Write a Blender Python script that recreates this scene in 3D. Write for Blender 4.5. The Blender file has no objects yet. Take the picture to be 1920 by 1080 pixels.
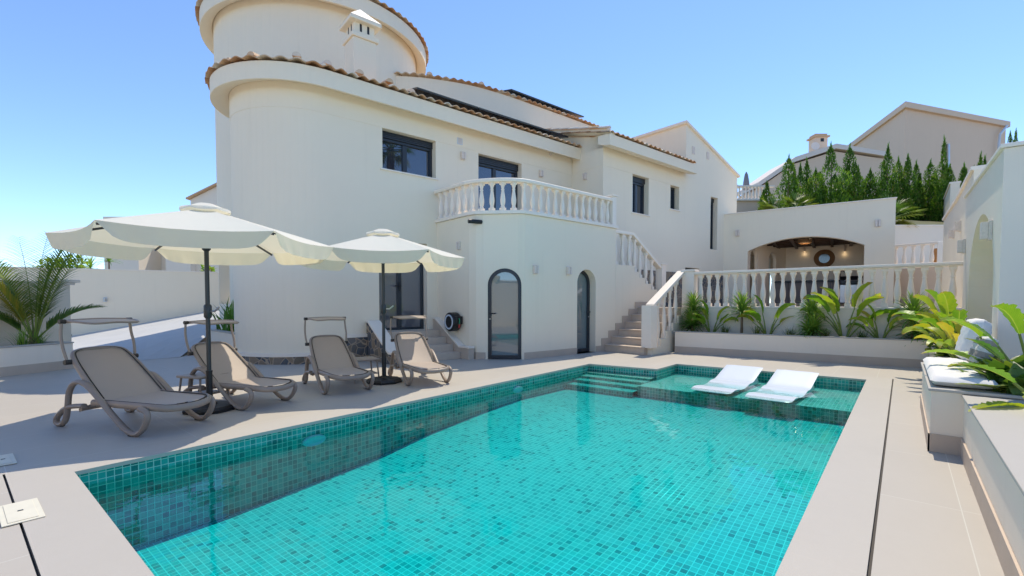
import bpy, bmesh, math, random
from mathutils import Vector, Matrix
from mathutils.geometry import tessellate_polygon
R = math.radians
random.seed(7)
scene = bpy.context.scene

# ------------------------------------------------------------------ camera, sky, sun, exposure
FPX, CXP, CYP, PIT, AZ, EYE = 883.0, 960.0, 597.0, R(2.0), R(39.66), 1.25
cd = bpy.data.cameras.new("Camera"); cam = bpy.data.objects.new("Camera", cd)
scene.collection.objects.link(cam); scene.camera = cam
cd.sensor_width = 36.0; cd.lens = FPX / 1920 * 36; cd.shift_y = 57 / 1920; cd.clip_start = 0.05; cd.clip_end = 3000
cam.location = (0, 0, EYE); cam.rotation_euler = (R(90) - PIT, 0, AZ - R(90))

SUN_AZ, SUN_EL = R(8), R(62)          # world azimuth (from +X), elevation
world = bpy.data.worlds.new("World"); scene.world = world; world.use_nodes = True
wn = world.node_tree.nodes; wl = world.node_tree.links; wn.clear()
sky = wn.new('ShaderNodeTexSky'); sky.sky_type = 'NISHITA'; sky.sun_disc = False
sky.sun_elevation = SUN_EL; sky.sun_rotation = R(90) - SUN_AZ
sky.altitude = 50; sky.air_density = 0.7; sky.dust_density = 0.0; sky.ozone_density = 5.0
bg = wn.new('ShaderNodeBackground'); bg.inputs[1].default_value = 0.137
wo = wn.new('ShaderNodeOutputWorld'); wl.new(sky.outputs[0], bg.inputs[0]); wl.new(bg.outputs[0], wo.inputs[0])
sd = bpy.data.lights.new("Sun", 'SUN'); sun = bpy.data.objects.new("Sun", sd); scene.collection.objects.link(sun)
sd.energy = 2.0; sd.angle = R(0.5); sd.color = (1.0, 0.90, 0.73)
sv = Vector((math.cos(SUN_EL) * math.cos(SUN_AZ), math.cos(SUN_EL) * math.sin(SUN_AZ), math.sin(SUN_EL)))
sun.rotation_euler = sv.to_track_quat('Z', 'Y').to_euler(); sun.location = sv * 60
scene.view_settings.view_transform = 'Standard'; scene.view_settings.look = 'None'
scene.view_settings.exposure = 1.07; scene.view_settings.gamma = 1

# ------------------------------------------------------------------ surveying helpers (camera pixel -> place on a known plane)
_d = Vector((math.cos(AZ), math.sin(AZ), 0)); _r = Vector((math.sin(AZ), -math.cos(AZ), 0)); _z = Vector((0, 0, 1))
_fw = _d * math.cos(PIT) - _z * math.sin(PIT); _up = _d * math.sin(PIT) + _z * math.cos(PIT); _c = Vector((0, 0, EYE))
def ray(px, py): return _fw + _r * ((px - CXP) / FPX) - _up * ((py - CYP) / FPX)
def G(px, py, z=0.0):
    r = ray(px, py); return _c + r * ((z - EYE) / r.z)
def V(px, py, A, B):
    nx, ny = -(B[1] - A[1]), B[0] - A[0]; r = ray(px, py)
    t = ((A[0]) * nx + (A[1]) * ny) / (r.x * nx + r.y * ny); return _c + r * t
def D(px, py, dep):
    r = ray(px, py); return _c + r * (dep / r.dot(_d))
# house frame: s along the facade, o behind it
TH = AZ - R(50.1); HC = Vector((math.cos(TH), math.sin(TH))); HN = Vector((-math.sin(TH), math.cos(TH))); F0 = Vector((4.48, 9.23))
def HS(s, o, z=0.0):
    p = F0 + HC * s + HN * o; return Vector((p.x, p.y, z))
def so(p):
    q = Vector((p[0], p[1])) - F0; return q.dot(HC), q.dot(HN)
def LF(px, py, o):            # pixel on the facade plane at offset o -> (s, z)
    a = HS(0, o); b = HS(1, o); p = V(px, py, a, b); return so(p)[0], p.z
def LS(px, py, s):            # pixel on the cross plane at s -> (o, z)
    a = HS(s, 0); b = HS(s, 1); p = V(px, py, a, b); return so(p)[1], p.z

# ------------------------------------------------------------------ mesh building helpers
col = scene.collection
class MB:
    def __init__(self): self.v = []; self.f = []; self.uv = []; self.tn = []; self.tint = 0.5; self.m = None
    def vert(self, p):
        p = Vector(p)
        if self.m is not None: p = self.m @ p
        self.v.append(p); return len(self.v) - 1
    def face(self, idx, uv=None): self.f.append(list(idx)); self.uv.append(uv); self.tn.append(self.tint)
    def poly(self, pts, uv=None): self.face([self.vert(p) for p in pts], uv)
    def box(self, a, b):
        x0, y0, z0 = a; x1, y1, z1 = b
        i = [self.vert(p) for p in ((x0,y0,z0),(x1,y0,z0),(x1,y1,z0),(x0,y1,z0),(x0,y0,z1),(x1,y0,z1),(x1,y1,z1),(x0,y1,z1))]
        for q in ((3,2,1,0),(4,5,6,7),(0,1,5,4),(1,2,6,5),(2,3,7,6),(3,0,4,7)): self.face([i[k] for k in q])
    def bar(self, p, q, w, h):                     # box beam from p to q
        p = Vector(p); q = Vector(q); t = (q - p).normalized()
        sx = t.cross(Vector((0, 0, 1)))
        if sx.length < 1e-4: sx = Vector((1, 0, 0))
        sx.normalize(); sz = sx.cross(t)
        i = []
        for e in (p, q):
            for a, b in ((-1,-1),(1,-1),(1,1),(-1,1)): i.append(self.vert(e + sx * (a*w/2) + sz * (b*h/2)))
        for k in ((3,2,1,0),(4,5,6,7),(0,1,5,4),(1,2,6,5),(2,3,7,6),(3,0,4,7)): self.face([i[j] for j in k])
    def prism(self, poly, z0, z1, top=True, bot=True):
        n = len(poly); a = [self.vert((p[0], p[1], z0)) for p in poly]; b = [self.vert((p[0], p[1], z1)) for p in poly]
        for k in range(n): self.face([a[k], a[(k+1)%n], b[(k+1)%n], b[k]])
        if top: self.face(b)
        if bot: self.face(a[::-1])
    def sideprism(self, poly, f0, f1):             # poly of (u,z); f0/f1 map (u,z) -> point on each side
        n = len(poly); a = [self.vert(f0(*p)) for p in poly]; b = [self.vert(f1(*p)) for p in poly]
        for k in range(n): self.face([a[k], a[(k+1)%n], b[(k+1)%n], b[k]])
        self.face(b); self.face(a[::-1])
    def tube(self, pts, r, n=8, flat=None, close=False, up=None):
        pts = [Vector(p) for p in pts]; N = len(pts); rings = []
        ref = Vector(up) if up else None
        prev = None
        for k in range(N):
            t = (pts[min(k+1, N-1)] - pts[max(k-1, 0)]).normalized()
            if ref is not None: sx = t.cross(ref)
            elif prev is None: sx = t.cross(Vector((0,0,1)) if abs(t.z) < .9 else Vector((1,0,0)))
            else: sx = prev - t * prev.dot(t)
            if sx.length < 1e-5: sx = t.cross(Vector((0.3,1,0.1)))
            sx.normalize(); prev = sx; sy = t.cross(sx)
            rr = r[k] if isinstance(r, (list, tuple)) else r; ry = rr * (flat or 1)
            rings.append([self.vert(pts[k] + sx * (rr*math.cos(2*math.pi*j/n)) + sy * (ry*math.sin(2*math.pi*j/n))) for j in range(n)])
        for k in range(N-1):
            for j in range(n): self.face([rings[k][j], rings[k][(j+1)%n], rings[k+1][(j+1)%n], rings[k+1][j]])
        self.face(rings[0][::-1]); self.face(rings[-1])
    def lathe(self, prof, c=(0,0,0), n=14, sq=None):
        rings = []
        for r, z in prof:
            rings.append([self.vert((c[0]+r*math.cos(2*math.pi*j/n), c[1]+r*math.sin(2*math.pi*j/n), c[2]+z)) for j in range(n)])
        for k in range(len(prof)-1):
            for j in range(n): self.face([rings[k][j], rings[k][(j+1)%n], rings[k+1][(j+1)%n], rings[k+1][j]])
        self.face(rings[0][::-1]); self.face(rings[-1])
    def grid(self, fn, us, vs, uv=False):
        ids = [[self.vert(fn(u, v)) for v in vs] for u in us]
        for a in range(len(us)-1):
            for b in range(len(vs)-1):
                self.face([ids[a][b], ids[a+1][b], ids[a+1][b+1], ids[a][b+1]],
                          [(us[a],vs[b]),(us[a+1],vs[b]),(us[a+1],vs[b+1]),(us[a],vs[b+1])] if uv else None)
    def build(self, name, mat, parent=None, smooth=None, bevel=None, recalc=True, solid=None, loc=None, rz=0):
        me = bpy.data.meshes.new(name); me.from_pydata([tuple(p) for p in self.v], [], self.f)
        me.materials.append(mat)
        ca = me.color_attributes.new("tint", 'FLOAT_COLOR', 'CORNER'); ul = me.uv_layers.new(name="UVMap")
        k = 0
        for fi, f in enumerate(self.f):
            t = self.tn[fi]; u = self.uv[fi]
            for j in range(len(f)):
                ca.data[k].color = (t, t, t, 1)
                if u: ul.data[k].uv = u[j]
                k += 1
        if recalc:
            bm = bmesh.new(); bm.from_mesh(me); bmesh.ops.recalc_face_normals(bm, faces=bm.faces); bm.to_mesh(me); bm.free()
        if smooth:
            me.polygons.foreach_set("use_smooth", [True]*len(me.polygons))
            try: me.set_sharp_from_angle(angle=R(smooth))
            except Exception: pass
        o = bpy.data.objects.new(name, me); col.objects.link(o)
        if parent: o.parent = parent
        if loc: o.location = loc
        o.rotation_euler[2] = rz
        if solid:
            m = o.modifiers.new("Solid", 'SOLIDIFY'); m.thickness = solid; m.offset = 0
        if bevel:
            m = o.modifiers.new("Bevel", 'BEVEL'); m.width = bevel; m.segments = 2; m.limit_method = 'ANGLE'; m.angle_limit = R(40)
        return o

def tag(o, label=None, cat=None, group=None, kind=None):
    if label: o['label'] = label
    if cat: o['category'] = cat
    if group: o['group'] = group
    if kind: o['kind'] = kind
    return o
def empty(name, loc=(0,0,0), rz=0, label=None, cat=None, group=None):
    o = bpy.data.objects.new(name, None); o.empty_display_size = .2; o.location = loc; o.rotation_euler = (0,0,rz); col.objects.link(o)
    return tag(o, label, cat, group)
def copy_tree(o, parent=None):
    c = o.copy(); col.objects.link(c)
    if parent: c.parent = parent
    for ch in [x for x in bpy.data.objects if x.parent == o]: copy_tree(ch, c)
    return c
def walk(mb, fmap, u0, u1, z0, z1, holes=(), depth=.2, splits=(), back=None):
    """wall sheet along fmap(u, d, z); holes: (a, b, zlo, zhi[, 'arch'|'seg', zspring]); reveals of given depth"""
    zt = z1 if callable(z1) else (lambda u: z1)
    def hz(h, u):
        a, b, lo, hi = h[:4]
        if len(h) == 4: return hi
        sp = h[5]; m = (a+b)/2; w = (b-a)/2; x = max(-1, min(1, (u-m)/w))
        if h[4] == 'arch': return sp + (hi-sp)*math.sqrt(max(0, 1-x*x))
        rr = (w*w + (hi-sp)**2)/(2*(hi-sp)); return sp + math.sqrt(max(0, rr*rr-(x*w)**2)) - (rr-(hi-sp))
    us = {round(u0,5), round(u1,5)} | {round(s,5) for s in splits if u0 < s < u1}
    for h in holes:
        us |= {round(h[0],5), round(h[1],5)}
        if len(h) > 4:
            for k in range(25): us.add(round((h[0]+h[1])/2 - (h[1]-h[0])/2*math.cos(math.pi*k/24), 5))
    us = sorted(us)
    for ua, ub in zip(us, us[1:]):
        if ub - ua < 1e-6: continue
        um = (ua+ub)/2; cur = (z0, z0)
        for h in sorted([h for h in holes if h[0] < um < h[1]], key=lambda h: h[2]):
            if h[2] > cur[0] + 1e-6: mb.poly([fmap(ua,0,cur[0]), fmap(ub,0,cur[1]), fmap(ub,0,h[2]), fmap(ua,0,h[2])])
            cur = (hz(h,ua), hz(h,ub))
            mb.poly([fmap(ua,0,cur[0]), fmap(ub,0,cur[1]), fmap(ub,depth,cur[1]), fmap(ua,depth,cur[0])])
            mb.poly([fmap(ua,0,h[2]), fmap(ub,0,h[2]), fmap(ub,depth,h[2]), fmap(ua,depth,h[2])])
        mb.poly([fmap(ua,0,cur[0]), fmap(ub,0,cur[1]), fmap(ub,0,zt(ub)), fmap(ua,0,zt(ua))])
        if back:
            mb.poly([fmap(ua,0,zt(ua)), fmap(ub,0,zt(ub)), fmap(ub,back,zt(ub)), fmap(ua,back,zt(ua))])
            cur = (z0, z0)
            for h in sorted([h for h in holes if h[0] < um < h[1]], key=lambda h: h[2]):
                if h[2] > cur[0] + 1e-6: mb.poly([fmap(ua,back,cur[0]), fmap(ub,back,cur[1]), fmap(ub,back,h[2]), fmap(ua,back,h[2])])
                cur = (hz(h,ua), hz(h,ub))
            mb.poly([fmap(ua,back,cur[0]), fmap(ub,back,cur[1]), fmap(ub,back,zt(ub)), fmap(ua,back,zt(ua))])
    for h in holes:
        for e in (h[0], h[1]):
            hh = h[5] if len(h) > 4 else h[3]
            mb.poly([fmap(e,0,h[2]), fmap(e,depth,h[2]), fmap(e,depth,hh), fmap(e,0,hh)])
    if back:
        for e in (us[0], us[-1]): mb.poly([fmap(e,0,z0), fmap(e,back,z0), fmap(e,back,zt(e)), fmap(e,0,zt(e))])
class Path:
    """polyline in plan with arc length; left-hand normal of travel is 'inward'"""
    def __init__(self, pts):
        self.p = [Vector(q) for q in pts]; self.u = [0.0]
        for a, b in zip(self.p, self.p[1:]): self.u.append(self.u[-1] + (b-a).length)
        self.L = self.u[-1]; self.n = []
        for k in range(len(self.p)):
            a = self.p[max(k-1,0)]; b = self.p[min(k+1,len(self.p)-1)]
            if 0 < k < len(self.p)-1:
                t1 = (self.p[k]-a).normalized(); t2 = (b-self.p[k]).normalized(); t = (t1+t2).normalized()
                sc = 1/max(.35, t.dot(t1))
            else: t = (b-a).normalized(); sc = 1
            self.n.append(Vector((-t.y, t.x))*sc)
    def at(self, u, d=0):
        u = max(0, min(self.L, u)); k = 0
        while k < len(self.u)-2 and u > self.u[k+1]: k += 1
        f = (u-self.u[k])/(self.u[k+1]-self.u[k])
        p = self.p[k].lerp(self.p[k+1], f); n = self.n[k].lerp(self.n[k+1], f); return p + n*d
    def flat(self, u, d, z):
        u = max(0, min(self.L, u)); k = 0
        while k < len(self.u)-2 and u > self.u[k+1]-1e-9: k += 1
        a, b = self.p[k], self.p[k+1]; t = (b-a).normalized(); f = (u-self.u[k])/(self.u[k+1]-self.u[k]); q = a.lerp(b, f)+Vector((-t.y,t.x))*d
        return (q.x, q.y, z)
    def dirn(self, u):
        a = self.at(max(0,u-.02)); b = self.at(min(self.L,u+.02)); return (b-a).normalized()
    def __call__(self, u, d, z): q = self.at(u, d); return (q.x, q.y, z)
def arc(cx, cy, r, a0, a1, n): return [(cx+r*math.cos(R(a0+(a1-a0)*k/n)), cy+r*math.sin(R(a0+(a1-a0)*k/n))) for k in range(n+1)]
def smooth_pts(pts, n=6):            # Catmull-Rom through 3-D points
    P = [Vector(p) for p in pts]; out = []
    for k in range(len(P)-1):
        p0 = P[max(k-1,0)]; p1 = P[k]; p2 = P[k+1]; p3 = P[min(k+2,len(P)-1)]
        for j in range(n):
            t = j/n; out.append(.5*((2*p1)+(p2-p0)*t+(2*p0-5*p1+4*p2-p3)*t*t+(3*p1-p0-3*p2+p3)*t**3))
    out.append(P[-1]); return out

# ------------------------------------------------------------------ materials
def new_mat(name):
    m = bpy.data.materials.new(name); m.use_nodes = True; nt = m.node_tree; nt.nodes.clear()
    out = nt.nodes.new('ShaderNodeOutputMaterial'); return m, nt, out
def N(nt, t, **kw):
    n = nt.nodes.new(t)
    for k, v in kw.items(): setattr(n, k, v)
    return n
def math_(nt, op, a, b=None, c=None):
    n = N(nt, 'ShaderNodeMath', operation=op)
    for i, x in enumerate((a, b, c)):
        if x is None: continue
        if isinstance(x, (int, float)): n.inputs[i].default_value = x
        else: nt.links.new(x, n.inputs[i])
    return n.outputs[0]
def mixc(nt, f, a, b, mode='MIX'):
    n = N(nt, 'ShaderNodeMix', data_type='RGBA', blend_type=mode)
    for sock, x in ((n.inputs[0], f), (n.inputs[6], a), (n.inputs[7], b)):
        if isinstance(x, (int, float)): sock.default_value = x
        elif isinstance(x, tuple): sock.default_value = (*x, 1)
        else: nt.links.new(x, sock)
    return n.outputs[2]
def noise(nt, vec, scale, detail=3, rough=.55):
    n = N(nt, 'ShaderNodeTexNoise'); n.inputs['Scale'].default_value = scale; n.inputs['Detail'].default_value = detail; n.inputs['Roughness'].default_value = rough
    if vec is not None: nt.links.new(vec, n.inputs['Vector'])
    return n.outputs['Fac']
def ramp(nt, f, stops):
    n = N(nt, 'ShaderNodeValToRGB'); e = n.color_ramp.elements
    while len(e) < len(stops): e.new(.5)
    for x, (p, c) in zip(e, stops): x.position = p; x.color = (*c, 1)
    nt.links.new(f, n.inputs[0]); return n.outputs[0]
def pos(nt): return N(nt, 'ShaderNodeNewGeometry').outputs['Position']
def objc(nt): return N(nt, 'ShaderNodeTexCoord').outputs['Object']
def bsdf(nt, out, color, rough=.6, spec=.4, metal=0, bump=None, bstr=.2, bdist=.01):
    b = N(nt, 'ShaderNodeBsdfPrincipled')
    if isinstance(color, tuple): b.inputs['Base Color'].default_value = (*color, 1)
    else: nt.links.new(color, b.inputs['Base Color'])
    if isinstance(rough, (int, float)): b.inputs['Roughness'].default_value = rough
    else: nt.links.new(rough, b.inputs['Roughness'])
    b.inputs['Specular IOR Level'].default_value = spec; b.inputs['Metallic'].default_value = metal
    if bump is not None:
        bp = N(nt, 'ShaderNodeBump'); bp.inputs['Strength'].default_value = bstr; bp.inputs['Distance'].default_value = bdist
        nt.links.new(bump, bp.inputs['Height']); nt.links.new(bp.outputs[0], b.inputs['Normal'])
    nt.links.new(b.outputs[0], out.inputs[0]); return b
def simple(name, color, rough=.6, var=.08, scale=6, spec=.4, metal=0, bump=0, bscale=60):
    m, nt, out = new_mat(name); p = objc(nt)
    f = noise(nt, p, scale, 4)
    c = mixc(nt, f, tuple(x*(1-var) for x in color), tuple(min(1,x*(1+var)) for x in color))
    bsdf(nt, out, c, rough, spec, metal, noise(nt, p, bscale, 3) if bump else None, bump, .01); return m
def plaster(name, color):
    m, nt, out = new_mat(name); p = pos(nt)
    f1 = noise(nt, p, .45, 5, .6); f2 = noise(nt, p, 5, 4); f3 = noise(nt, p, 90, 3, .7)
    c = mixc(nt, f1, tuple(x*.94 for x in color), tuple(min(.93,x*1.03) for x in color))
    c = mixc(nt, math_(nt,'MULTIPLY',f2,.10), c, tuple(x*.8 for x in color))
    # faint vertical weather streaks of their own
    mp = N(nt,'ShaderNodeMapping'); mp.inputs['Scale'].default_value = (7,7,.35); nt.links.new(p, mp.inputs[0])
    st = ramp(nt, noise(nt, mp.outputs[0], 1.0, 3), [(.58,(0,0,0)),(.8,(1,1,1))])
    c = mixc(nt, math_(nt,'MULTIPLY',st,.15), c, tuple(x*.78 for x in (color[0],color[1]*.99,color[2]*.96)))
    bsdf(nt, out, c, .85, .25, 0, f3, .25, .006); return m
M = {}
M['plaster'] = plaster('white_plaster', (.915,.80,.62))
M['plaster_cool'] = plaster('pale_plaster', (.91,.795,.64))
M['plaster_beige'] = plaster('beige_plaster', (.77,.585,.425))
M['paint'] = simple('white_stone_paint', (.90,.80,.67), .55, .03, 9, bump=.05)
def tiles(name, color, sx, sy, ox, oy, joint, jc, rough=.55, var=.05, bstr=.1):
    m, nt, out = new_mat(name); p = pos(nt)
    sep = N(nt,'ShaderNodeSeparateXYZ'); nt.links.new(p, sep.inputs[0])
    x = math_(nt,'DIVIDE',math_(nt,'SUBTRACT',sep.outputs[0],ox),sx); y = math_(nt,'DIVIDE',math_(nt,'SUBTRACT',sep.outputs[1],oy),sy)
    fx = math_(nt,'FRACT',x); fy = math_(nt,'FRACT',y)
    jx = math_(nt,'LESS_THAN',math_(nt,'MINIMUM',fx,math_(nt,'SUBTRACT',1,fx)),joint/sx)
    jy = math_(nt,'LESS_THAN',math_(nt,'MINIMUM',fy,math_(nt,'SUBTRACT',1,fy)),joint/sy)
    j = math_(nt,'MAXIMUM',jx,jy)
    cell = N(nt,'ShaderNodeCombineXYZ'); nt.links.new(math_(nt,'FLOOR',x),cell.inputs[0]); nt.links.new(math_(nt,'FLOOR',y),cell.inputs[1])
    wn_ = N(nt,'ShaderNodeTexWhiteNoise'); nt.links.new(cell.outputs[0], wn_.inputs[0])
    f = noise(nt, p, 1.3, 5, .6); f2 = noise(nt, p, 9, 5, .7); f3 = noise(nt, p, 130, 2, .6)
    c = mixc(nt, f, tuple(v*(1-var) for v in color), tuple(v*(1+var) for v in color))
    c = mixc(nt, math_(nt,'MULTIPLY',f2,.28), c, (color[0]*.84,color[1]*.81,color[2]*.77))
    c = mixc(nt, math_(nt,'MULTIPLY',wn_.outputs[0],.17), c, tuple(v*.80 for v in color))
    c = mixc(nt, math_(nt,'MULTIPLY',f3,.20), c, tuple(v*.72 for v in color))
    c = mixc(nt, math_(nt,'MULTIPLY',j,.55), c, jc)
    h = math_(nt,'SUBTRACT',f3,math_(nt,'MULTIPLY',j,1.2))
    bsdf(nt, out, c, rough, .35, 0, h, bstr, .004); return m
M['deck'] = tiles('deck_porcelain', (.485,.445,.385), 1.2, .6, .26, 5.1, 0.0026, (.62,.62,.56))
M['coping'] = tiles('coping_porcelain', (.49,.455,.40), 1.2, 50, .26, 20, .002, (.50,.45,.40))
M['step'] = simple('travertine_step', (.58,.47,.365), .6, .12, 8, bump=.1)
M['skirt'] = simple('travertine_skirting', (.55,.445,.345), .6, .12, 4, bump=.1)
M['ramp'] = simple('driveway_concrete', (.52,.52,.51), .85, .10, 1.5, bump=.3, bscale=40)
M['soil'] = simple('planter_soil', (.10,.075,.05), .95, .4, 30, bump=.8)
M['anthracite'] = simple('anthracite_aluminium', (.022,.028,.036), .38, .1, 3, .5)
M['black'] = simple('black_plastic', (.012,.012,.013), .4, .1, 10, .5)
M['grey_metal'] = simple('graphite_pole_metal', (.045,.05,.055), .35, .1, 10, .5, .4)
M['white_plastic'] = simple('white_plastic', (.60,.655,.72), .32, .02, 5, .5)
M['taupe'] = simple('taupe_resin', (.31,.245,.195), .42, .08, 6, .45)
M['taupe_dark'] = simple('taupe_piping', (.035,.03,.026), .5, .05, 6)
M['sling'] = None
M['trav_light'] = simple('travertine_lamp', (.76,.655,.56), .7, .2, 30, bump=.3)
M['wood'] = simple('dark_beam_wood', (.045,.02,.012), .5, .25, 10)
M['wicker'] = simple('woven_wicker', (.24,.13,.06), .8, .45, 60, bump=.8)
M['fabric'] = simple('white_cushion_fabric', (.74,.72,.68), .9, .04, 20, bump=.15, bscale=300)
M['red'] = simple('red_plastic', (.5,.03,.03), .4, .05); M['green'] = simple('green_hose', (.02,.25,.12), .4, .1)
M['fawn'] = simple('grey_kitchen_panel', (.17,.15,.14), .6, .1)
M['steel'] = simple('brushed_steel', (.45,.45,.46), .3, .1, 8, .5, .9)
M['timber'] = simple('orange_timber', (.42,.20,.06), .6, .2)
M['skimmer'] = simple('aged_cream_plastic', (.70,.66,.53), .5, .10, 9)
def sling():
    m, nt, out = new_mat('woven_taupe_sling'); p = objc(nt)
    w = N(nt,'ShaderNodeTexWave', wave_type='BANDS', bands_direction='Y'); w.inputs['Scale'].default_value = 60; nt.links.new(p, w.inputs[0])
    c = mixc(nt, math_(nt,'MULTIPLY',w.outputs[1],.3), (.53,.43,.345), (.37,.30,.24)); c = mixc(nt, math_(nt,'MULTIPLY',noise(nt,p,5),.25), c, (.35,.285,.235))
    b = N(nt,'ShaderNodeBsdfPrincipled'); nt.links.new(c,b.inputs['Base Color']); b.inputs['Roughness'].default_value=.6; b.inputs['Sheen Weight'].default_value=.15
    t = N(nt,'ShaderNodeBsdfTranslucent'); nt.links.new(c,t.inputs[0]); mx = N(nt,'ShaderNodeMixShader'); mx.inputs[0].default_value=.18
    nt.links.new(b.outputs[0],mx.inputs[1]); nt.links.new(t.outputs[0],mx.inputs[2]); nt.links.new(mx.outputs[0],out.inputs[0]); return m
M['sling'] = sling()
def canvas(name='cream_parasol_canvas', ca=(.90,.87,.77), cb=(.93,.90,.81), ct=(.84,.77,.56), tr=.36):
    m, nt, out = new_mat(name); p = objc(nt)
    f = noise(nt,p,4,4); c = mixc(nt,f,ca,cb)
    d = N(nt,'ShaderNodeBsdfDiffuse'); nt.links.new(c,d.inputs[0]); t = N(nt,'ShaderNodeBsdfTranslucent'); t.inputs[0].default_value=(*ct,1)
    bp = N(nt,'ShaderNodeBump'); bp.inputs['Strength'].default_value=.35; bp.inputs['Distance'].default_value=.02
    mp = N(nt,'ShaderNodeMapping'); mp.inputs['Scale'].default_value=(1,1,.6); nt.links.new(p,mp.inputs[0]); nt.links.new(noise(nt,mp.outputs[0],7,3),bp.inputs['Height'])
    nt.links.new(bp.outputs[0],d.inputs['Normal'])
    mx = N(nt,'ShaderNodeMixShader'); mx.inputs[0].default_value=tr
    nt.links.new(d.outputs[0],mx.inputs[1]); nt.links.new(t.outputs[0],mx.inputs[2]); nt.links.new(mx.outputs[0],out.inputs[0]); return m
M['canvas'] = canvas()
M['valance'] = canvas('cream_valance_canvas', (.86,.82,.69), (.90,.865,.74), (.93,.84,.58), .50)
def rooftile():
    m, nt, out = new_mat('terracotta_barrel_tile'); 
    at = N(nt,'ShaderNodeAttribute'); at.attribute_name='tint'; p = pos(nt)
    c = ramp(nt, at.outputs['Fac'], [(0,(.58,.31,.155)),(.35,(.66,.40,.22)),(.6,(.72,.50,.31)),(.82,(.78,.62,.45)),(1,(.82,.74,.62))])
    f = noise(nt,p,14,5,.7); c = mixc(nt, math_(nt,'MULTIPLY',f,.35), c, (.26,.17,.11))
    bsdf(nt,out,c,.85,.2,0,noise(nt,p,60,3),.3,.006); return m
M['tile'] = rooftile()
def stone():
    m, nt, out = new_mat('crazy_paving_stone'); p = pos(nt)
    wob = N(nt,'ShaderNodeVectorMath',operation='ADD'); nz = N(nt,'ShaderNodeTexNoise'); nz.inputs['Scale'].default_value=5; nt.links.new(p,nz.inputs[0])
    sc = N(nt,'ShaderNodeVectorMath',operation='SCALE'); sc.inputs[3].default_value=.06; nt.links.new(nz.outputs['Color'],sc.inputs[0]); nt.links.new(p,wob.inputs[0]); nt.links.new(sc.outputs[0],wob.inputs[1])
    v = N(nt,'ShaderNodeTexVoronoi'); v.inputs['Scale'].default_value=6.5; nt.links.new(wob.outputs[0],v.inputs[0])
    e = N(nt,'ShaderNodeTexVoronoi',feature='DISTANCE_TO_EDGE'); e.inputs['Scale'].default_value=6.5; nt.links.new(wob.outputs[0],e.inputs[0])
    sp = N(nt,'ShaderNodeSeparateColor'); nt.links.new(v.outputs['Color'],sp.inputs[0])
    c = ramp(nt, sp.outputs[0], [(0,(.075,.085,.10)),(.35,(.13,.14,.15)),(.5,(.21,.17,.12)),(.7,(.34,.25,.16)),(1,(.22,.20,.18))])
    c = mixc(nt, math_(nt,'MULTIPLY',noise(nt,p,25,4),.4), c, (.10,.09,.08))
    j = ramp(nt, e.outputs['Distance'], [(.02,(1,1,1)),(.06,(0,0,0))]); c = mixc(nt, j, c, (.42,.33,.24))
    bsdf(nt,out,c,.8,.3,0,e.outputs['Distance'],.6,.05); return m
M['stone'] = stone()
def mosaic(name, cols, grout, rough=.15, gw=.055, ts=.05):
    m, nt, out = new_mat(name)
    uv = N(nt,'ShaderNodeUVMap').outputs[0]; sep = N(nt,'ShaderNodeSeparateXYZ'); nt.links.new(uv,sep.inputs[0])
    x = math_(nt,'DIVIDE',sep.outputs[0],ts); y = math_(nt,'DIVIDE',sep.outputs[1],ts)
    fx = math_(nt,'FRACT',x); fy = math_(nt,'FRACT',y)
    mn = math_(nt,'MINIMUM',math_(nt,'MINIMUM',fx,math_(nt,'SUBTRACT',1,fx)),math_(nt,'MINIMUM',fy,math_(nt,'SUBTRACT',1,fy)))
    j = math_(nt,'LESS_THAN',mn,gw)
    cell = N(nt,'ShaderNodeCombineXYZ'); nt.links.new(math_(nt,'FLOOR',x),cell.inputs[0]); nt.links.new(math_(nt,'FLOOR',y),cell.inputs[1])
    w = N(nt,'ShaderNodeTexWhiteNoise'); nt.links.new(cell.outputs[0],w.inputs[0])
    c = ramp(nt, w.outputs[0], cols)
    # sheet-to-sheet drift
    c = mixc(nt, math_(nt,'MULTIPLY',noise(nt,uv,1.2,4),.15), c, cols[len(cols)//2][1])
    c = mixc(nt, j, c, grout)
    h = math_(nt,'SUBTRACT',1,j)
    b = bsdf(nt,out,c,rough,.5,0,h,.25,.003); return m
M['mosaic_floor'] = mosaic('sunlit_green_mosaic', [(0,(.06,.23,.21)),(.06,(.10,.31,.28)),(.15,(.16,.41,.355)),(.32,(.21,.48,.41)),(.62,(.245,.525,.445)),(1,(.30,.58,.49))], (.66,.82,.70), .2, .065, .052)  # lit copy of the pool mosaic, sunlit look put into the paler greens
M['mosaic_wall'] = mosaic('shaded_green_mosaic', [(0,(.004,.12,.115)),(.12,(.006,.19,.165)),(.4,(.008,.26,.215)),(.7,(.014,.34,.285)),(1,(.03,.41,.34))], (.36,.62,.53), .12)  # same tile mix as the floor, darkened to paint in the walls' shade
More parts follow.
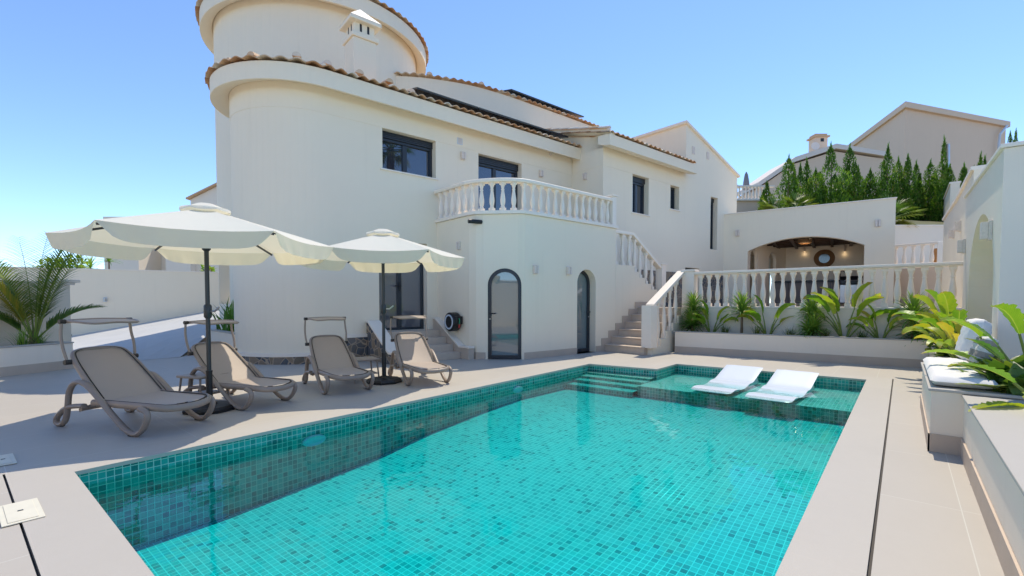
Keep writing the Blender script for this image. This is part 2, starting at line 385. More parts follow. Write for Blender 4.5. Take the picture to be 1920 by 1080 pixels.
def water_mat():
    m, nt, out = new_mat('pool_water'); p = pos(nt)
    mp = N(nt,'ShaderNodeMapping'); mp.inputs['Rotation'].default_value=(0,0,.6); mp.inputs['Scale'].default_value=(1.0,2.1,1); nt.links.new(p,mp.inputs[0])
    h = math_(nt,'ADD',math_(nt,'MULTIPLY',noise(nt,mp.outputs[0],2.6,2,.5),1.0),math_(nt,'MULTIPLY',noise(nt,mp.outputs[0],11,2,.5),.16))
    bp = N(nt,'ShaderNodeBump'); bp.inputs['Strength'].default_value=.30; bp.inputs['Distance'].default_value=.014; nt.links.new(h,bp.inputs['Height'])
    fr = N(nt,'ShaderNodeFresnel'); fr.inputs[0].default_value=1.28; nt.links.new(bp.outputs[0],fr.inputs['Normal'])
    t = N(nt,'ShaderNodeBsdfTransparent'); t.inputs[0].default_value=(.96,1,1,1)
    g = N(nt,'ShaderNodeBsdfGlossy'); g.inputs['Roughness'].default_value=.015; nt.links.new(bp.outputs[0],g.inputs['Normal'])
    mx = N(nt,'ShaderNodeMixShader'); nt.links.new(fr.outputs[0],mx.inputs[0]); nt.links.new(t.outputs[0],mx.inputs[1]); nt.links.new(g.outputs[0],mx.inputs[2])
    nt.links.new(mx.outputs[0],out.inputs[0])
    va = N(nt,'ShaderNodeVolumeAbsorption'); va.inputs[0].default_value=(.0,.938,.982,1); va.inputs[1].default_value=2.4; nt.links.new(va.outputs[0],out.inputs['Volume'])
    return m
M['water'] = water_mat()
def glass(name, tint, refl_rough=.01, diff=None):
    m, nt, out = new_mat(name)
    d = N(nt,'ShaderNodeBsdfDiffuse'); d.inputs[0].default_value=(*tint,1)
    g = N(nt,'ShaderNodeBsdfGlossy'); g.inputs['Roughness'].default_value=refl_rough; g.inputs[0].default_value=(.95,.97,1,1)
    bp = N(nt,'ShaderNodeBump'); bp.inputs['Strength'].default_value=.03; bp.inputs['Distance'].default_value=.02; nt.links.new(noise(nt,pos(nt),1.3,1),bp.inputs['Height']); nt.links.new(bp.outputs[0],g.inputs['Normal'])
    fr = N(nt,'ShaderNodeFresnel'); fr.inputs[0].default_value=2.2
    mx = N(nt,'ShaderNodeMixShader'); nt.links.new(fr.outputs[0],mx.inputs[0]); nt.links.new(d.outputs[0],mx.inputs[1]); nt.links.new(g.outputs[0],mx.inputs[2]); nt.links.new(mx.outputs[0],out.inputs[0]); return m
M['glass'] = glass('dark_window_glass', (.02,.028,.045)); 
M['frosted'] = glass('frosted_door_glass', (.12,.17,.18), .03)
M['door_glass'] = glass('grey_door_glass', (.14,.14,.15))
M['mirror'] = simple('mirror_glass', (.10,.10,.10), .10, 0, 1, .5, 1)
def leafmat(name, stops, trans=.35, veins=False):
    m, nt, out = new_mat(name); at = N(nt,'ShaderNodeAttribute'); at.attribute_name='tint'
    f = math_(nt,'ADD',at.outputs['Fac'],math_(nt,'MULTIPLY',math_(nt,'SUBTRACT',noise(nt,pos(nt),18,3),.5),.35))
    c = ramp(nt,f,stops); bmp = None
    if veins:
        sep = N(nt,'ShaderNodeSeparateXYZ'); nt.links.new(N(nt,'ShaderNodeUVMap').outputs[0],sep.inputs[0])
        au = math_(nt,'ABSOLUTE',math_(nt,'SUBTRACT',sep.outputs[0],.5)); vv = math_(nt,'FRACT',math_(nt,'SUBTRACT',math_(nt,'MULTIPLY',sep.outputs[1],26),math_(nt,'MULTIPLY',au,9)))
        line = math_(nt,'LESS_THAN',vv,.22); rib_ = math_(nt,'LESS_THAN',au,.035)
        c = mixc(nt, math_(nt,'MULTIPLY',line,.30), c, (.05,.13,.02)); c = mixc(nt, math_(nt,'MULTIPLY',rib_,.7), c, (.45,.50,.12))
        tipf = math_(nt,'MULTIPLY',ramp(nt, math_(nt,'ADD',sep.outputs[1],math_(nt,'MULTIPLY',math_(nt,'SUBTRACT',noise(nt,pos(nt),9,3),.5),.5)), [(.82,(0,0,0)),(.98,(1,1,1))]),.75); c = mixc(nt, tipf, c, (.40,.24,.07)); bmp = vv
    b = N(nt,'ShaderNodeBsdfPrincipled'); nt.links.new(c,b.inputs['Base Color']); b.inputs['Roughness'].default_value=.42; b.inputs['Specular IOR Level'].default_value=.4
    t = N(nt,'ShaderNodeBsdfTranslucent'); nt.links.new(mixc(nt,1.0,c,(1.5,1.6,.6),'MULTIPLY'),t.inputs[0])
    mx = N(nt,'ShaderNodeMixShader'); mx.inputs[0].default_value=trans; nt.links.new(b.outputs[0],mx.inputs[1]); nt.links.new(t.outputs[0],mx.inputs[2]); nt.links.new(mx.outputs[0],out.inputs[0]); return m
M['leaf'] = leafmat('broad_green_leaf', [(0,(.04,.13,.015)),(.35,(.11,.25,.025)),(.65,(.22,.37,.035)),(.85,(.40,.43,.04)),(1,(.55,.43,.06))], .35, True)
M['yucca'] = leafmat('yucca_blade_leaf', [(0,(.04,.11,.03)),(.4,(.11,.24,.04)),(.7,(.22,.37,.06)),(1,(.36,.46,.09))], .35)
M['palm'] = leafmat('palm_leaflet', [(0,(.03,.08,.015)),(.5,(.085,.17,.03)),(.8,(.20,.26,.05)),(1,(.38,.33,.06))], .3)
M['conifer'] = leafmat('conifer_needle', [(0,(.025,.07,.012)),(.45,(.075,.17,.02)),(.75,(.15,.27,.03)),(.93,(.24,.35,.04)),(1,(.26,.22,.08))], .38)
M['grassleaf'] = leafmat('grass_blade', [(0,(.05,.10,.02)),(.6,(.13,.20,.04)),(1,(.28,.27,.10))], .25)
M['bark'] = simple('plant_trunk_bark', (.20,.14,.085), .9, .35, 25, bump=.8)
M['stem'] = simple('green_leaf_stalk', (.20,.26,.05), .5, .25, 12)
def gravel():
    m, nt, out = new_mat('pale_gravel'); p = pos(nt); v = N(nt,'ShaderNodeTexVoronoi'); v.inputs['Scale'].default_value=38; nt.links.new(p,v.inputs[0])
    sp = N(nt,'ShaderNodeSeparateColor'); nt.links.new(v.outputs['Color'],sp.inputs[0]); c = ramp(nt,sp.outputs[0],[(0,(.28,.28,.28)),(.5,(.5,.5,.49)),(1,(.72,.72,.7))])
    c = mixc(nt, ramp(nt,v.outputs['Distance'],[(.35,(0,0,0)),(.7,(1,1,1))]), c, (.12,.11,.10))
    bsdf(nt,out,c,.8,.3,0,math_(nt,'SUBTRACT',1,v.outputs['Distance']),1,.02); return m
M['gravel'] = gravel()
def emis(name, c, s):
    m, nt, out = new_mat(name); e = N(nt,'ShaderNodeEmission'); e.inputs[0].default_value=(*c,1); e.inputs[1].default_value=s; nt.links.new(e.outputs[0],out.inputs[0]); return m
M['bulb'] = emis('warm_bulb', (1,.66,.32), 4)
M['spot_bulb'] = emis('dim_spot_bulb', (1,.72,.40), 1.3)
M['ground'] = simple('dry_ground', (.30,.26,.20), .95, .2, .2)
M['hill'] = simple('hillside_scrub', (.13,.13,.06), .95, .4, 1.2, bump=.5)
M['solar'] = simple('solar_cell', (.012,.014,.022), .25, .1, 3, .5)
M['parapar'] = simple('grey_parasol_cloth', (.22,.21,.22), .9, .1)

# ================================================================== SETTING: ground, deck, pool
gm = MB(); gm.poly([(-900,-900,-1.4),(900,-900,-1.4),(900,900,-1.4),(-900,900,-1.4)]); tag(gm.build('ground', M['ground']), kind='structure')
POOL = [(.56,.40),(9.46,.40),(9.43,3.5),(8.45,3.5),(8.31,4.86),(.56,4.68)]
COP = [(.25,.10),(9.78,.10),(9.76,3.82),(8.77,3.82),(8.63,5.17),(.25,4.985)]
def ring(mb, inner, outer, z):
    n = len(inner)
    for k in range(n): mb.poly([(*inner[k],z),(*inner[(k+1)%n],z),(*outer[(k+1)%n],z),(*outer[k],z)])
def with_hole(outer, hole, z, mat, name, dz=None):
    pts = [[Vector((*p,0)) for p in outer],[Vector((*p,0)) for p in hole]]; fl = outer+hole
    mb = MB(); ids = [mb.vert((*p,z)) for p in fl]
    for t in tessellate_polygon(pts): mb.face(t)
    return mb.build(name, mat)
gap = [(x+(-.012 if x<1 else .012), y+(-.016 if y<1 else .005)) for x,y in COP]
dk = with_hole([(-9,-9),(30,-9),(30,24),(-9,24)], gap, 0.0, M['deck'], 'pool_deck'); tag(dk, kind='structure')
# coping: real 3 cm slabs round the water
cm = MB(); n6 = len(POOL)
LIP = [(p[0]+dx, p[1]+dy) for p,(dx,dy) in zip(POOL, [(.02,.02),(-.02,.02),(-.02,-.02),(-.02,-.02),(-.02,-.02),(.02,-.02)])]
ring(cm, LIP, COP, .003)
for k in range(n6):
    a,b = LIP[k],LIP[(k+1)%n6]; cm.poly([(*a,.003),(*b,.003),(*b,-.028),(*a,-.028)])
    a2,b2 = POOL[k],POOL[(k+1)%n6]; cm.poly([(*a,-.028),(*b,-.028),(*b2,-.028),(*a2,-.028)])
    a,b = COP[k],COP[(k+1)%n6]; cm.poly([(*a,.003),(*b,.003),(*b,-.06),(*a,-.06)])
tag(cm.build('pool_coping', M['coping']), kind='structure')
sl = MB(); ring(sl, [(p[0]+.0,p[1]+.0) for p in COP], [(p[0]+(-.05 if p[0]<1 else .05), p[1]+(-.05 if p[1]<1 else .05)) for p in COP], -.03)
M['drain'] = simple('dark_drain_steel', (.05,.042,.036), .6, .2)
tag(sl.build('drain_channel', M['drain']), kind='structure')
# pool shell (mosaic)
ZF = -.78
wm = MB()
def pwall(a, b, z0, z1):
    L = (Vector(b)-Vector(a)).length; wm.poly([(*a,z0),(*b,z0),(*b,z1),(*a,z1)], [(0,z0),(L,z0),(L,z1),(0,z1)])
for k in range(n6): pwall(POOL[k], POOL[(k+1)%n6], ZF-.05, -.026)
fm = MB()
def flat(x0,y0,x1,y1,z): fm.poly([(x0,y0,z),(x1,y0,z),(x1,y1,z),(x0,y1,z)], [(x0,y0),(x1,y0),(x1,y1),(x0,y1)])
FZ = [(.4,-.74),(1.6,-.71),(3.2,-.60),(4.0,-.49),(5.0,-.41),(6.0,-.36),(7.7,-.39)]
for (xa,za),(xb,zb) in zip(FZ,FZ[1:]): fm.poly([(xa,.35,za),(xb,.35,zb),(xb,4.95,zb),(xa,4.95,za)],[(xa,.35),(xb,.35),(xb,4.95),(xa,4.95)])
SX = 7.62                                   # tanning shelf
fm.poly([(SX,.38,-.20),(9.5,.38,-.20),(9.5,3.5,-.20),(SX,3.5,-.20)], [(SX,.38),(9.5,.38),(9.5,3.5),(SX,3.5)])
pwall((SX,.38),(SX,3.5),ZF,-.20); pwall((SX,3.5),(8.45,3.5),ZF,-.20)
xs = [8.16,7.93,7.68,7.43]; zs = [-.15,-.19,-.235,-.285]   # entry steps
for k,(x,z) in enumerate(zip(xs,zs)):
    x2 = 8.46 if k == 0 else xs[k-1]; zz = ZF if k == 3 else zs[k+1]
    fm.poly([(x,3.503,z),(x2,3.503,z),(x2,4.9,z),(x,4.9,z)], [(x,3.5),(x2,3.5),(x2,4.9),(x,4.9)])
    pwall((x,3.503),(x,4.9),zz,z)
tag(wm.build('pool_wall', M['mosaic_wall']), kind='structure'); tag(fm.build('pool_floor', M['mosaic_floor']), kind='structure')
wt = MB(); wt.prism([(.545,.385),(9.475,.385),(9.445,3.515),(8.465,3.515),(8.325,4.875),(.545,4.695)], -.84, -.125)
tag(wt.build('pool_water', M['water']), kind='structure')
# underwater lamps in the long wall
for px,py,lab in ((588,822,'round white underwater lamp in the pool wall below the near loungers'),(970,728,'round white underwater lamp in the pool wall nearer the entry steps')):
    p = V(px,py,POOL[5],POOL[4]); dv = (Vector(POOL[4])-Vector(POOL[5])).normalized(); nr = Vector((dv.y,-dv.x,0))
    mb = MB(); mb.lathe([(.0,.0),(.135,0),(.135,.018),(.115,.03),(.10,.022),(.0,.03)], n=24)
    o = mb.build('pool_lamp', M['white_plastic'], smooth=40); o.location = (p.x,p.y,p.z-.02); o.rotation_euler = (R(90),0,math.atan2(nr.y,nr.x)+R(90)); o.scale=(.95,.42,1)
    tag(o,lab,'pool light','lamps in the pool wall')
# skimmer and access lids in the left paving
def lid(x0,y0,x1,y1,lab,rz=0):
    r = empty('access_lid',((x0+x1)/2,(y0+y1)/2,.004),rz,lab,'lid','lids in the paving'); w,d_ = (x1-x0)/2,(y1-y0)/2
    a = MB(); a.box((-w,-d_,0),(w,d_,.006)); a.build('frame', M['skimmer'], r, bevel=.002)
    a = MB(); a.box((-w+.025,-d_+.025,.0062),(w-.025,d_-.025,.010)); a.build('cover', M['skimmer'], r, bevel=.004)
    a = MB(); a.box((-.012,-.006,.0102),(.012,.006,.013)); a.build('catch', M['grey_metal'], r)
lid(.17,3.80,.345,4.20,'yellowed plastic skimmer lid set across the slot of the near paving')
lid(.20,5.24,.33,5.60,'small pale plastic access lid at the left edge of the paving')

# patio, driveway ramp, hillside
pt = MB(); pt.prism([(12.31,4.5),(12.31,-.88),(30,-.88),(30,5.0),(13.2,5.0)], .0, 1.10)
tag(pt.build('patio', M['deck']), kind='structure')
A0 = G(205,680); B0 = G(322,671); W1 = D(132,631,15); W2 = D(425,577,17); W1.z = .16
dm = MB()
def drv(u,v):
    a = A0.lerp(B0,u); b = W1.lerp(W2,u); return a.lerp(b,v)+Vector((0,0,.004))
dm.grid(drv,[-2.0,-1,-.5,0,.25,.5,.75,1,1.15],[0,.2,.4,.6,.8,1.0]); tag(dm.build('driveway', M['ramp']), kind='structure')
hm = MB()
hill_pts = [(17,-1.2,4.2),(30,-60,4.2)]
def hillf(u,v):           # u across view, v away
    base = D(1380+u*900,566,18.9+0*u); base.z = 0
    p = base + _d*(v*70); p.z = 4.25 + 1.6*min(1,v*10) + 6*max(0,v-.12) + .25*math.sin(u*17)*min(1,v*6); return p
hm.grid(hillf,[k/14-.12 for k in range(22)],[0,.03,.06,.1,.15,.25,.4,.7,1.0]); tag(hm.build('hillside', M['hill'], smooth=60), kind='structure')

# ================================================================== VILLA
villa = empty('villa',(F0.x,F0.y,0),TH,'white rendered villa with rounded end, terracotta tile eaves and dark windows beside the pool','house')
SC, OC, RC = .6, 1.45, 1.45
body = Path(arc(SC,OC,RC,80,270,36)+[(7.9,0),(7.9,-1.2),(16.1,-1.2),(16.1,6)])
uF = None
for k,q in enumerate(body.p):
    if abs(q.x-.6)<1e-6 and abs(q.y)<1e-6: uF = body.u[k]-.6
for k,q in enumerate(body.p):
    if abs(q.x-7.9)<1e-6 and abs(q.y+1.2)<1e-6: uF2 = body.u[k]-7.9
splits = list(body.u)
# window positions straight from the facade plane
w1 = (LF(717,280,0)[0], LF(817,290,0)[0], 4.20, 5.08)
d2 = (LF(897,300,0)[0], LF(978,320,0)[0], 3.25, 5.05)
dr = (LF(711,560,0)[0], LF(801,560,0)[0], .60, 2.62)
w3 = (LF(1186,350,-1.2)[0], LF(1216.5,350,-1.2)[0], 3.97, 5.12)
w4 = (LF(1257,370,-1.2)[0], LF(1273.5,370,-1.2)[0], 4.34, 5.12)
w5 = (LF(1332,420,-1.2)[0], LF(1345,420,-1.2)[0], 3.20, 5.12)
w6 = (12.34, LF(1311,520,-1.2)[0], 1.55, LF(1295,502,-1.2)[1])
REV = .24
holes = [(uF+h[0],uF+h[1],h[2],h[3]) for h in (w1,d2,dr)] + [(uF2+h[0],uF2+h[1],h[2],h[3]) for h in (w3,w4,w5,w6)]
mb = MB(); walk(mb, body.flat, 0, uF2+12.3, 0, 6.0, [h for h in holes if h[0]<uF2+12.3], REV, splits)
gz = lambda u: 7.32 + (u-(uF2+12.3))/(16.1-12.3)*(6.20-7.32)
walk(mb, body.flat, uF2+12.3, uF2+16.1, 0, gz, [h for h in holes if h[0]>uF2+12.3], REV, splits)
mb.poly([(12.3,-1.2,5.5),(12.3,5,5.5),(12.3,5,7.32),(12.3,-1.2,7.32)]); mb.poly([(16.1,-1.2,0),(16.1,6,0),(16.1,6,6.2),(16.1,-1.2,6.2)])
mb.build('wall', M['plaster'], villa, smooth=30, recalc=False)
# upper plaster band, 12 mm proud
mb = MB(); g1 = Path(body.p)
def band(p0,p1,z0,z1,o=-.007):
    for ua,ub in zip(*(lambda s:(s,s[1:]))(sorted({p0,p1}|{u for u in body.u if p0<u<p1}))):
        a0,a1,b0,b1 = body(ua,o,z0),body(ua,o,z1),body(ub,o,z0),body(ub,o,z1)
        mb.poly([a0,b0,b1,a1]); mb.poly([body(ua,0,z0),body(ub,0,z0),b0,a0])
band(.3,uF+7.9-.008,5.085,5.62); band(uF2+7.9-1.18,uF2+12.28,5.125,5.62)
mb.build('plaster_band', M['plaster'], villa, smooth=30, recalc=False)
# cornice: coved soffit and fascia swept along an eave path
def sweep(mb, path, prof, u0=0, u1=None, step=.18):
    u1 = path.L if u1 is None else u1; us = sorted({u0,u1}|{u for u in path.u if u0<u<u1}|{u0+k*step for k in range(int((u1-u0)/step)+1)})
    for ua,ub in zip(us,us[1:]):
        if ub-ua<1e-5: continue
        for (o0,z0),(o1,z1) in zip(prof,prof[1:]): mb.poly([path(ua,-o0,z0),path(ub,-o0,z0),path(ub,-o1,z1),path(ua,-o1,z1)])
    for u in (us[0],us[-1]): mb.poly([path(u,-o,z) for o,z in prof])
main_e = Path(arc(SC,OC,RC,95,270,40)+[(7.9,0)])
COVE = [(0,5.60),(.03,5.575),(.10,5.555),(.24,5.50),(.34,5.465),(.35,5.47),(.35,5.80),(0,5.80)]
mb = MB(); sweep(mb, main_e, COVE); 
f2_e = Path([(7.66,-1.2),(12.3,-1.2)]); sweep(mb, f2_e, [(0,5.66),(.08,5.62),(.30,5.56),(.43,5.545),(.43,5.84),(0,5.84)], step=2)
mb.build('cornice', M['plaster'], villa, smooth=35)
# barrel tiles
def tiles_along(mb, path, o0, z0, run, rise, u0=0, u1=None, pitch=.225, amp=.026, course=.36, shrink=None):
    """wavy clay tile sheet from the eave (offset o0 outside path, height z0) inward by run, rising by rise"""
    u1 = path.L if u1 is None else u1; ntile = max(1,int((u1-u0)/pitch)); nc = max(1,int(run/course)); per = 8
    for t in range(ntile):
        for c in range(nc):
            mb.tint = random.random()
            jit = random.uniform(-.006,.006); gr = []
            for (v,dz) in ((c/nc,.018),((c+1)/nc+.03,0)):
                row = []
                for k in range(per+1):
                    u = u0+(t+k/per)*pitch; w = .5-.5*math.cos(2*math.pi*(k/per)); zz = z0+rise*v+dz+amp*2*(w**.8)-amp+jit
                    row.append(path(u,-(o0-run*v)+(jit if c==0 else 0),zz))
                gr.append(row)
            ia = [mb.vert(p) for p in gr[0]]; ib = [mb.vert(p) for p in gr[1]]
            ja = [mb.vert((p[0],p[1],p[2]-.016)) for p in gr[0]]
            for k in range(per):
                mb.face([ia[k],ia[k+1],ib[k+1],ib[k]]); mb.face([ja[k],ja[k+1],ia[k+1],ia[k]])
            if c == 0:
                jb = [mb.vert((p[0],p[1],p[2]-.016)) for p in gr[1]]
                for k in range(per): mb.face([ja[k],jb[k],jb[k+1],ja[k+1]])
    mb.tint = .5
def ridge_tiles(mb, pts, r=.10, L=.38):
    P = [Vector(p) for p in pts]
    for a,b in zip(P,P[1:]):
        n = max(1,int((b-a).length/L)); t = (b-a)/n
        for k in range(n):
            mb.tint = random.uniform(.55,1); p = a+t*k; q = p+t*1.06; s = t.cross(Vector((0,0,1))).normalized(); rows=[]
            for pp,rr,dz in ((p,r*1.1,.012),(q,r*.9,0)):
                rows.append([mb.vert(pp+s*(rr*math.cos(math.pi*j/6))+Vector((0,0,dz+rr*math.sin(math.pi*j/6)))) for j in range(7)])
            for j in range(6): mb.face([rows[0][j],rows[0][j+1],rows[1][j+1],rows[1][j]])
            mb.face(rows[0])
    mb.tint=.5
mb = MB(); tiles_along(mb, main_e, .43, 5.835, 1.8, .40, u0=.0, u1=main_e.L-.02)
tiles_along(mb, Path([(7.60,-1.2),(12.3,-1.2)]), .49, 5.875, 4.6, 1.15)
ridge_tiles(mb, [(7.66,-1.62,5.98),(7.66,2.9,7.12)], .06)
for k in range(7):                          # displaced caps on the round end
    u = 2.6+k*.62+random.uniform(-.1,.1); p = Vector(main_e(u,-.38+random.random()*.15,5.93)); q = Vector(main_e(u,-.05,6.0)); ridge_tiles(mb,[p,q],.075,.5)
mb.build('roof_tiles', M['tile'], villa, smooth=50, recalc=False)
mb = MB()                                   # roof deck under the tiles and side verge
mb.poly([(-.5,.2,5.8),(7.9,.2,5.8),(7.9,3,6.3),(-.5,3,6.3)]); 
mb.box((7.68,-1.62,5.84),(7.88,-1.2,5.88))
for a,b in (((7.68,-1.63,5.84),(7.68,2.9,7.0)),):
    mb.poly([a,b,(b[0],b[1],b[2]+.13),(a[0],a[1],a[2]+.13)]); mb.poly([a,b,(7.9,2.9,7.0),(7.9,-1.63,5.84)]); mb.poly([(7.9,-1.2,5.5),(7.9,2.9,5.5),(7.9,2.9,7.02),(7.9,-1.2,5.9)])
mb.build('roof_verge', M['plaster'], villa, recalc=False)
# tall gable volume: thin roof slab
mb = MB(); mb.sideprism([(12.2,7.33),(16.2,6.15),(16.2,6.24),(12.2,7.42)], lambda u,z:(u,-1.28,z), lambda u,z:(u,5.2,z)); mb.build('gable_roof', M['plaster_cool'], villa, bevel=.01)
for px,py in ((1300,282),(1327,292)):
    mb = MB(); s,z = LF(px,py,-1.2); mb.box((s-.09,-1.212,z-.13),(s+.09,-1.203,z+.13))
    for k in range(4): mb.box((s-.08,-1.222,z-.10+k*.06),(s+.08,-1.2125,z-.075+k*.06))
    mb.build('wall_vent', M['trav_light'], villa)
# upper drum
UC, UO, UR = 2.29, 5.30, 2.85
drum = Path(arc(UC,UO,UR,120,400,60))
cs_, co__ = so((0,0)); a0_ = math.atan2(co__-UO,cs_-UC); dd_ = math.hypot(co__-UO,cs_-UC); ta = a0_-math.acos(UR/dd_)
def du_(a): a = math.degrees(a) % 360; a = a+360 if a < 120 else a; return (a-120)/280*drum.L
hA_, hB_ = sorted((du_(ta+R(4)),du_(ta+R(24))))
mb = MB(); walk(mb, drum.flat, 0, drum.L, 0, 8.96, [(hA_,hB_,1.2,2.5)], .6, drum.u)
mb.build('drum_wall', M['plaster'], villa, smooth=40, recalc=False)
mb = MB(); sweep(mb, drum, [(0,8.91),(.04,8.85),(.18,8.79),(.31,8.73),(.32,8.74),(.32,9.11),(0,9.11)]); mb.build('drum_cornice', M['plaster'], villa, smooth=35)
mb = MB(); tiles_along(mb, drum, .41, 9.15, 2.6, .95, course=.45)
mb.build('drum_tiles', M['tile'], villa, smooth=50, recalc=False)
# upper curved parapet wall with tiles, then straight
up_e = Path([(p.x,p.y) for p in smooth_pts([(3.45,2.75,0),(4.15,2.33,0),(5.25,1.90,0),(6.4,1.72,0),(7.9,1.68,0),(11.6,1.68,0)],5)])
mb = MB()
for ua,ub in zip(up_e.u,up_e.u[1:]): mb.poly([up_e(ua,0,5.7),up_e(ub,0,5.7),up_e(ub,0,7.70),up_e(ua,0,7.70)])
mb.build('upper_wall', M['plaster'], villa, smooth=40, recalc=False)
mb = MB(); tiles_along(mb, up_e, .10, 7.74, 2.2, .5, course=.45)
for u in (1.0,2.6): ridge_tiles(mb,[up_e(u,.0,7.80),up_e(u,.35,7.86)],.08,.5)
mb.build('upper_tiles', M['tile'], villa, smooth=50, recalc=False)
# chimney
cp = V(676,100,HS(0,.75),HS(1,.75)); cs,co = so(cp); cz = lambda py: V(676,py,HS(0,.75),HS(1,.75)).z
ch = MB(); ch.box((cs-.27,co-.27,5.8),(cs+.27,co+.27,cz(84))); ch.box((cs-.31,co-.31,cz(84)),(cs+.31,co+.31,cz(76))); ch.box((cs-.24,co-.24,cz(76)),(cs+.24,co+.24,cz(52)))
ch.box((cs-.36,co-.36,cz(56)),(cs+.36,co+.36,cz(49)))
cho = ch.build('chimney', M['plaster'], villa, bevel=.015)
ch = MB(); zt = cz(49); a = [ch.vert((cs+x*.36,co+y*.36,zt)) for x,y in ((-1,-1),(1,-1),(1,1),(-1,1))]; ap = ch.vert((cs,co,cz(18)))
for k in range(4): ch.face([a[k],a[(k+1)%4],ap])
ch.face(a[::-1]); ch.build('chimney_cap', M['paint'], cho)
for dx in (-.11,.06):
    ch = MB(); ch.box((cs+dx,co-.243,cz(71)),(cs+dx+.05,co-.241,cz(57))); ch.build('chimney_slot', M['black'], cho)
    ch = MB(); ch.box((cs-.243,co+dx,cz(71)),(cs-.241,co+dx+.05,cz(57))); ch.build('chimney_slot', M['black'], cho)
# windows
def slidewin(name, s0, s1, z0, z1, oo, depth=REV, shutter=.14, door=False, split=.5, sill=True, pm='glass'):
    o_ = oo+depth-.02; f = MB(); w = .06
    f.box((s0,o_-.05,z0),(s0+w,o_+.03,z1)); f.box((s1-w,o_-.05,z0),(s1,o_+.03,z1)); f.box((s0+w,o_-.05,z0),(s1-w,o_+.03,z0+w)); f.box((s0+w,o_-.05,z1-shutter-w),(s1-w,o_+.03,z1-shutter))
    m_ = s0+(s1-s0)*split
    if s1-s0 > .5:
        f.box((m_-.055,o_-.035,z0+w),(m_+.055,o_+.02,z1-shutter-w))
    fr = f.build(name, M['anthracite'], villa, bevel=.006)
    if shutter:
        g = MB()
        for k in range(4): g.box((s0+.002,o_-.085,z1-shutter+k*shutter/4+.002),(s1-.002,o_-.01,z1-shutter+(k+1)*shutter/4-.003))
        g.build('shutter_box', M['anthracite'], fr, bevel=.006)
    for a,b in ((s0+w,m_-.055),(m_+.055,s1-w)) if s1-s0>.5 else ((s0+w,s1-w),):
        g = MB(); g.poly([(a,o_,z0+w),(b,o_,z0+w),(b,o_,z1-shutter-w),(a,o_,z1-shutter-w)]); g.build('pane', M[pm], fr, recalc=False)
    if sill:
        g = MB(); g.box((s0-.06,oo-.035,z0-.035),(s1+.06,oo+depth-.06,z0-.002)); g.build('sill', M['paint'], fr, bevel=.006)
    return fr
slidewin('window',*w1,0,shutter=.15,split=.47); slidewin('window',*w3,-1.2,shutter=.16,split=.5)
slidewin('window',*w4,-1.2,shutter=.0); slidewin('window',*w5,-1.2,shutter=.14,sill=False); slidewin('window',*w6,-1.2,shutter=0,sill=False)
slidewin('balcony_door',*d2,0,shutter=.18,sill=False,split=.45)
e = slidewin('entrance_door',*dr,0,shutter=0,sill=False,split=.48,pm='door_glass')
g = MB(); m_ = dr[0]+(dr[1]-dr[0])*.48; g.tube([(m_+.0,REV-.06,1.62),(m_-.0,REV-.12,1.62),(m_-.14,REV-.12,1.62)],.014); g.box((m_-.02,REV-.075,1.50),(m_+.02,REV-.06,1.72)); g.build('handle', M['black'], e)
# stone plinth and white ledge
mb = MB(); us = sorted({u for u in body.u if 0<=u<uF+.61}|{uF+.95})
def strip(u0s,z0,z1,o):
    for ua,ub in zip(u0s,u0s[1:]):
        mb.poly([body(ua,-o,z0),body(ub,-o,z0),body(ub,-o,z1),body(ua,-o,z1)]); mb.poly([body(ua,-o,z1),body(ub,-o,z1),body(ub,0.01,z1),body(ua,.01,z1)])
    for u in (u0s[0],u0s[-1]): mb.poly([body(u,-o,z0),body(u,.01,z0),body(u,.01,z1),body(u,-o,z1)])
sd0 = dr[0]-.30
strip(us,0,.15,.05); strip([uF+.951,uF+sd0],0,.49,.05); mb.build('stone_plinth', M['stone'], villa, recalc=False)
mb = MB(); strip(us,.152,.22,.07); mb.build('plinth_ledge', M['paint'], villa, recalc=False); mb = MB(); strip([uF+.951,uF+sd0],.492,.56,.07); mb.build('plinth_ledge', M['paint'], villa, recalc=False)
mb = MB(); strip([uF2+9.2,uF2+w6[0]-.04],.9,2.25,.03); strip([uF2+w6[1]+.04,uF2+15.0],.9,2.25,.03); mb.build('stone_cladding', M['stone'], villa, recalc=False)
# terrace block with chamfered corner
ter = Path([(3.18,0),(3.21,-1.30),(3.26,-1.50),(3.36,-1.63),(3.91,-2.17),(4.03,-2.235),(4.25,-2.25),(7.16,-2.23),(7.16,-1.2)])
tu = ter.u
def tl(px,py):         # on the chamfer plane
    a = HS(3.36,-1.63); b = HS(3.91,-2.17); p = V(px,py,a,b); q = Vector(so(p)); return tu[3]+(q-Vector((3.36,-1.63))).length, p.z
ud0 = tl(914.5,600)[0]; ud1 = tl(978,600)[0]
fs = tu[6]-4.25
q0 = LF(1082,600,-2.24)[0]+fs; q1 = LF(1117,600,-2.24)[0]+fs
zA = tl(946,503)[1]; zB = LF(1096,505,-2.24)[1]
h1 = (ud0,ud1,0.0,zA,'arch',zA-(ud1-ud0)/2); h2 = (q0,q1,0.0,zB,'arch',zB-(q1-q0)/2)
mb = MB()
walk(mb, ter.flat, 0, (tu[5]+tu[6])/2, 0, 3.14, [h1], .04, tu); walk(mb, ter.flat, (tu[5]+tu[6])/2, ter.L, 0, 3.14, [h2], .26, tu)
top_poly = [tuple(p) for p in ter.p]+[(7.16,0)]
mb.poly([(p[0],p[1],3.14) for p in top_poly]); mb.build('terrace_wall', M['plaster'], villa, recalc=False, smooth=25)
mb = MB(); sweep(mb, ter, [(-.25,3.145),(.05,3.145),(.05,3.215),(-.25,3.215)], step=9); mb.build('terrace_ledge', M['paint'], villa, bevel=.006)
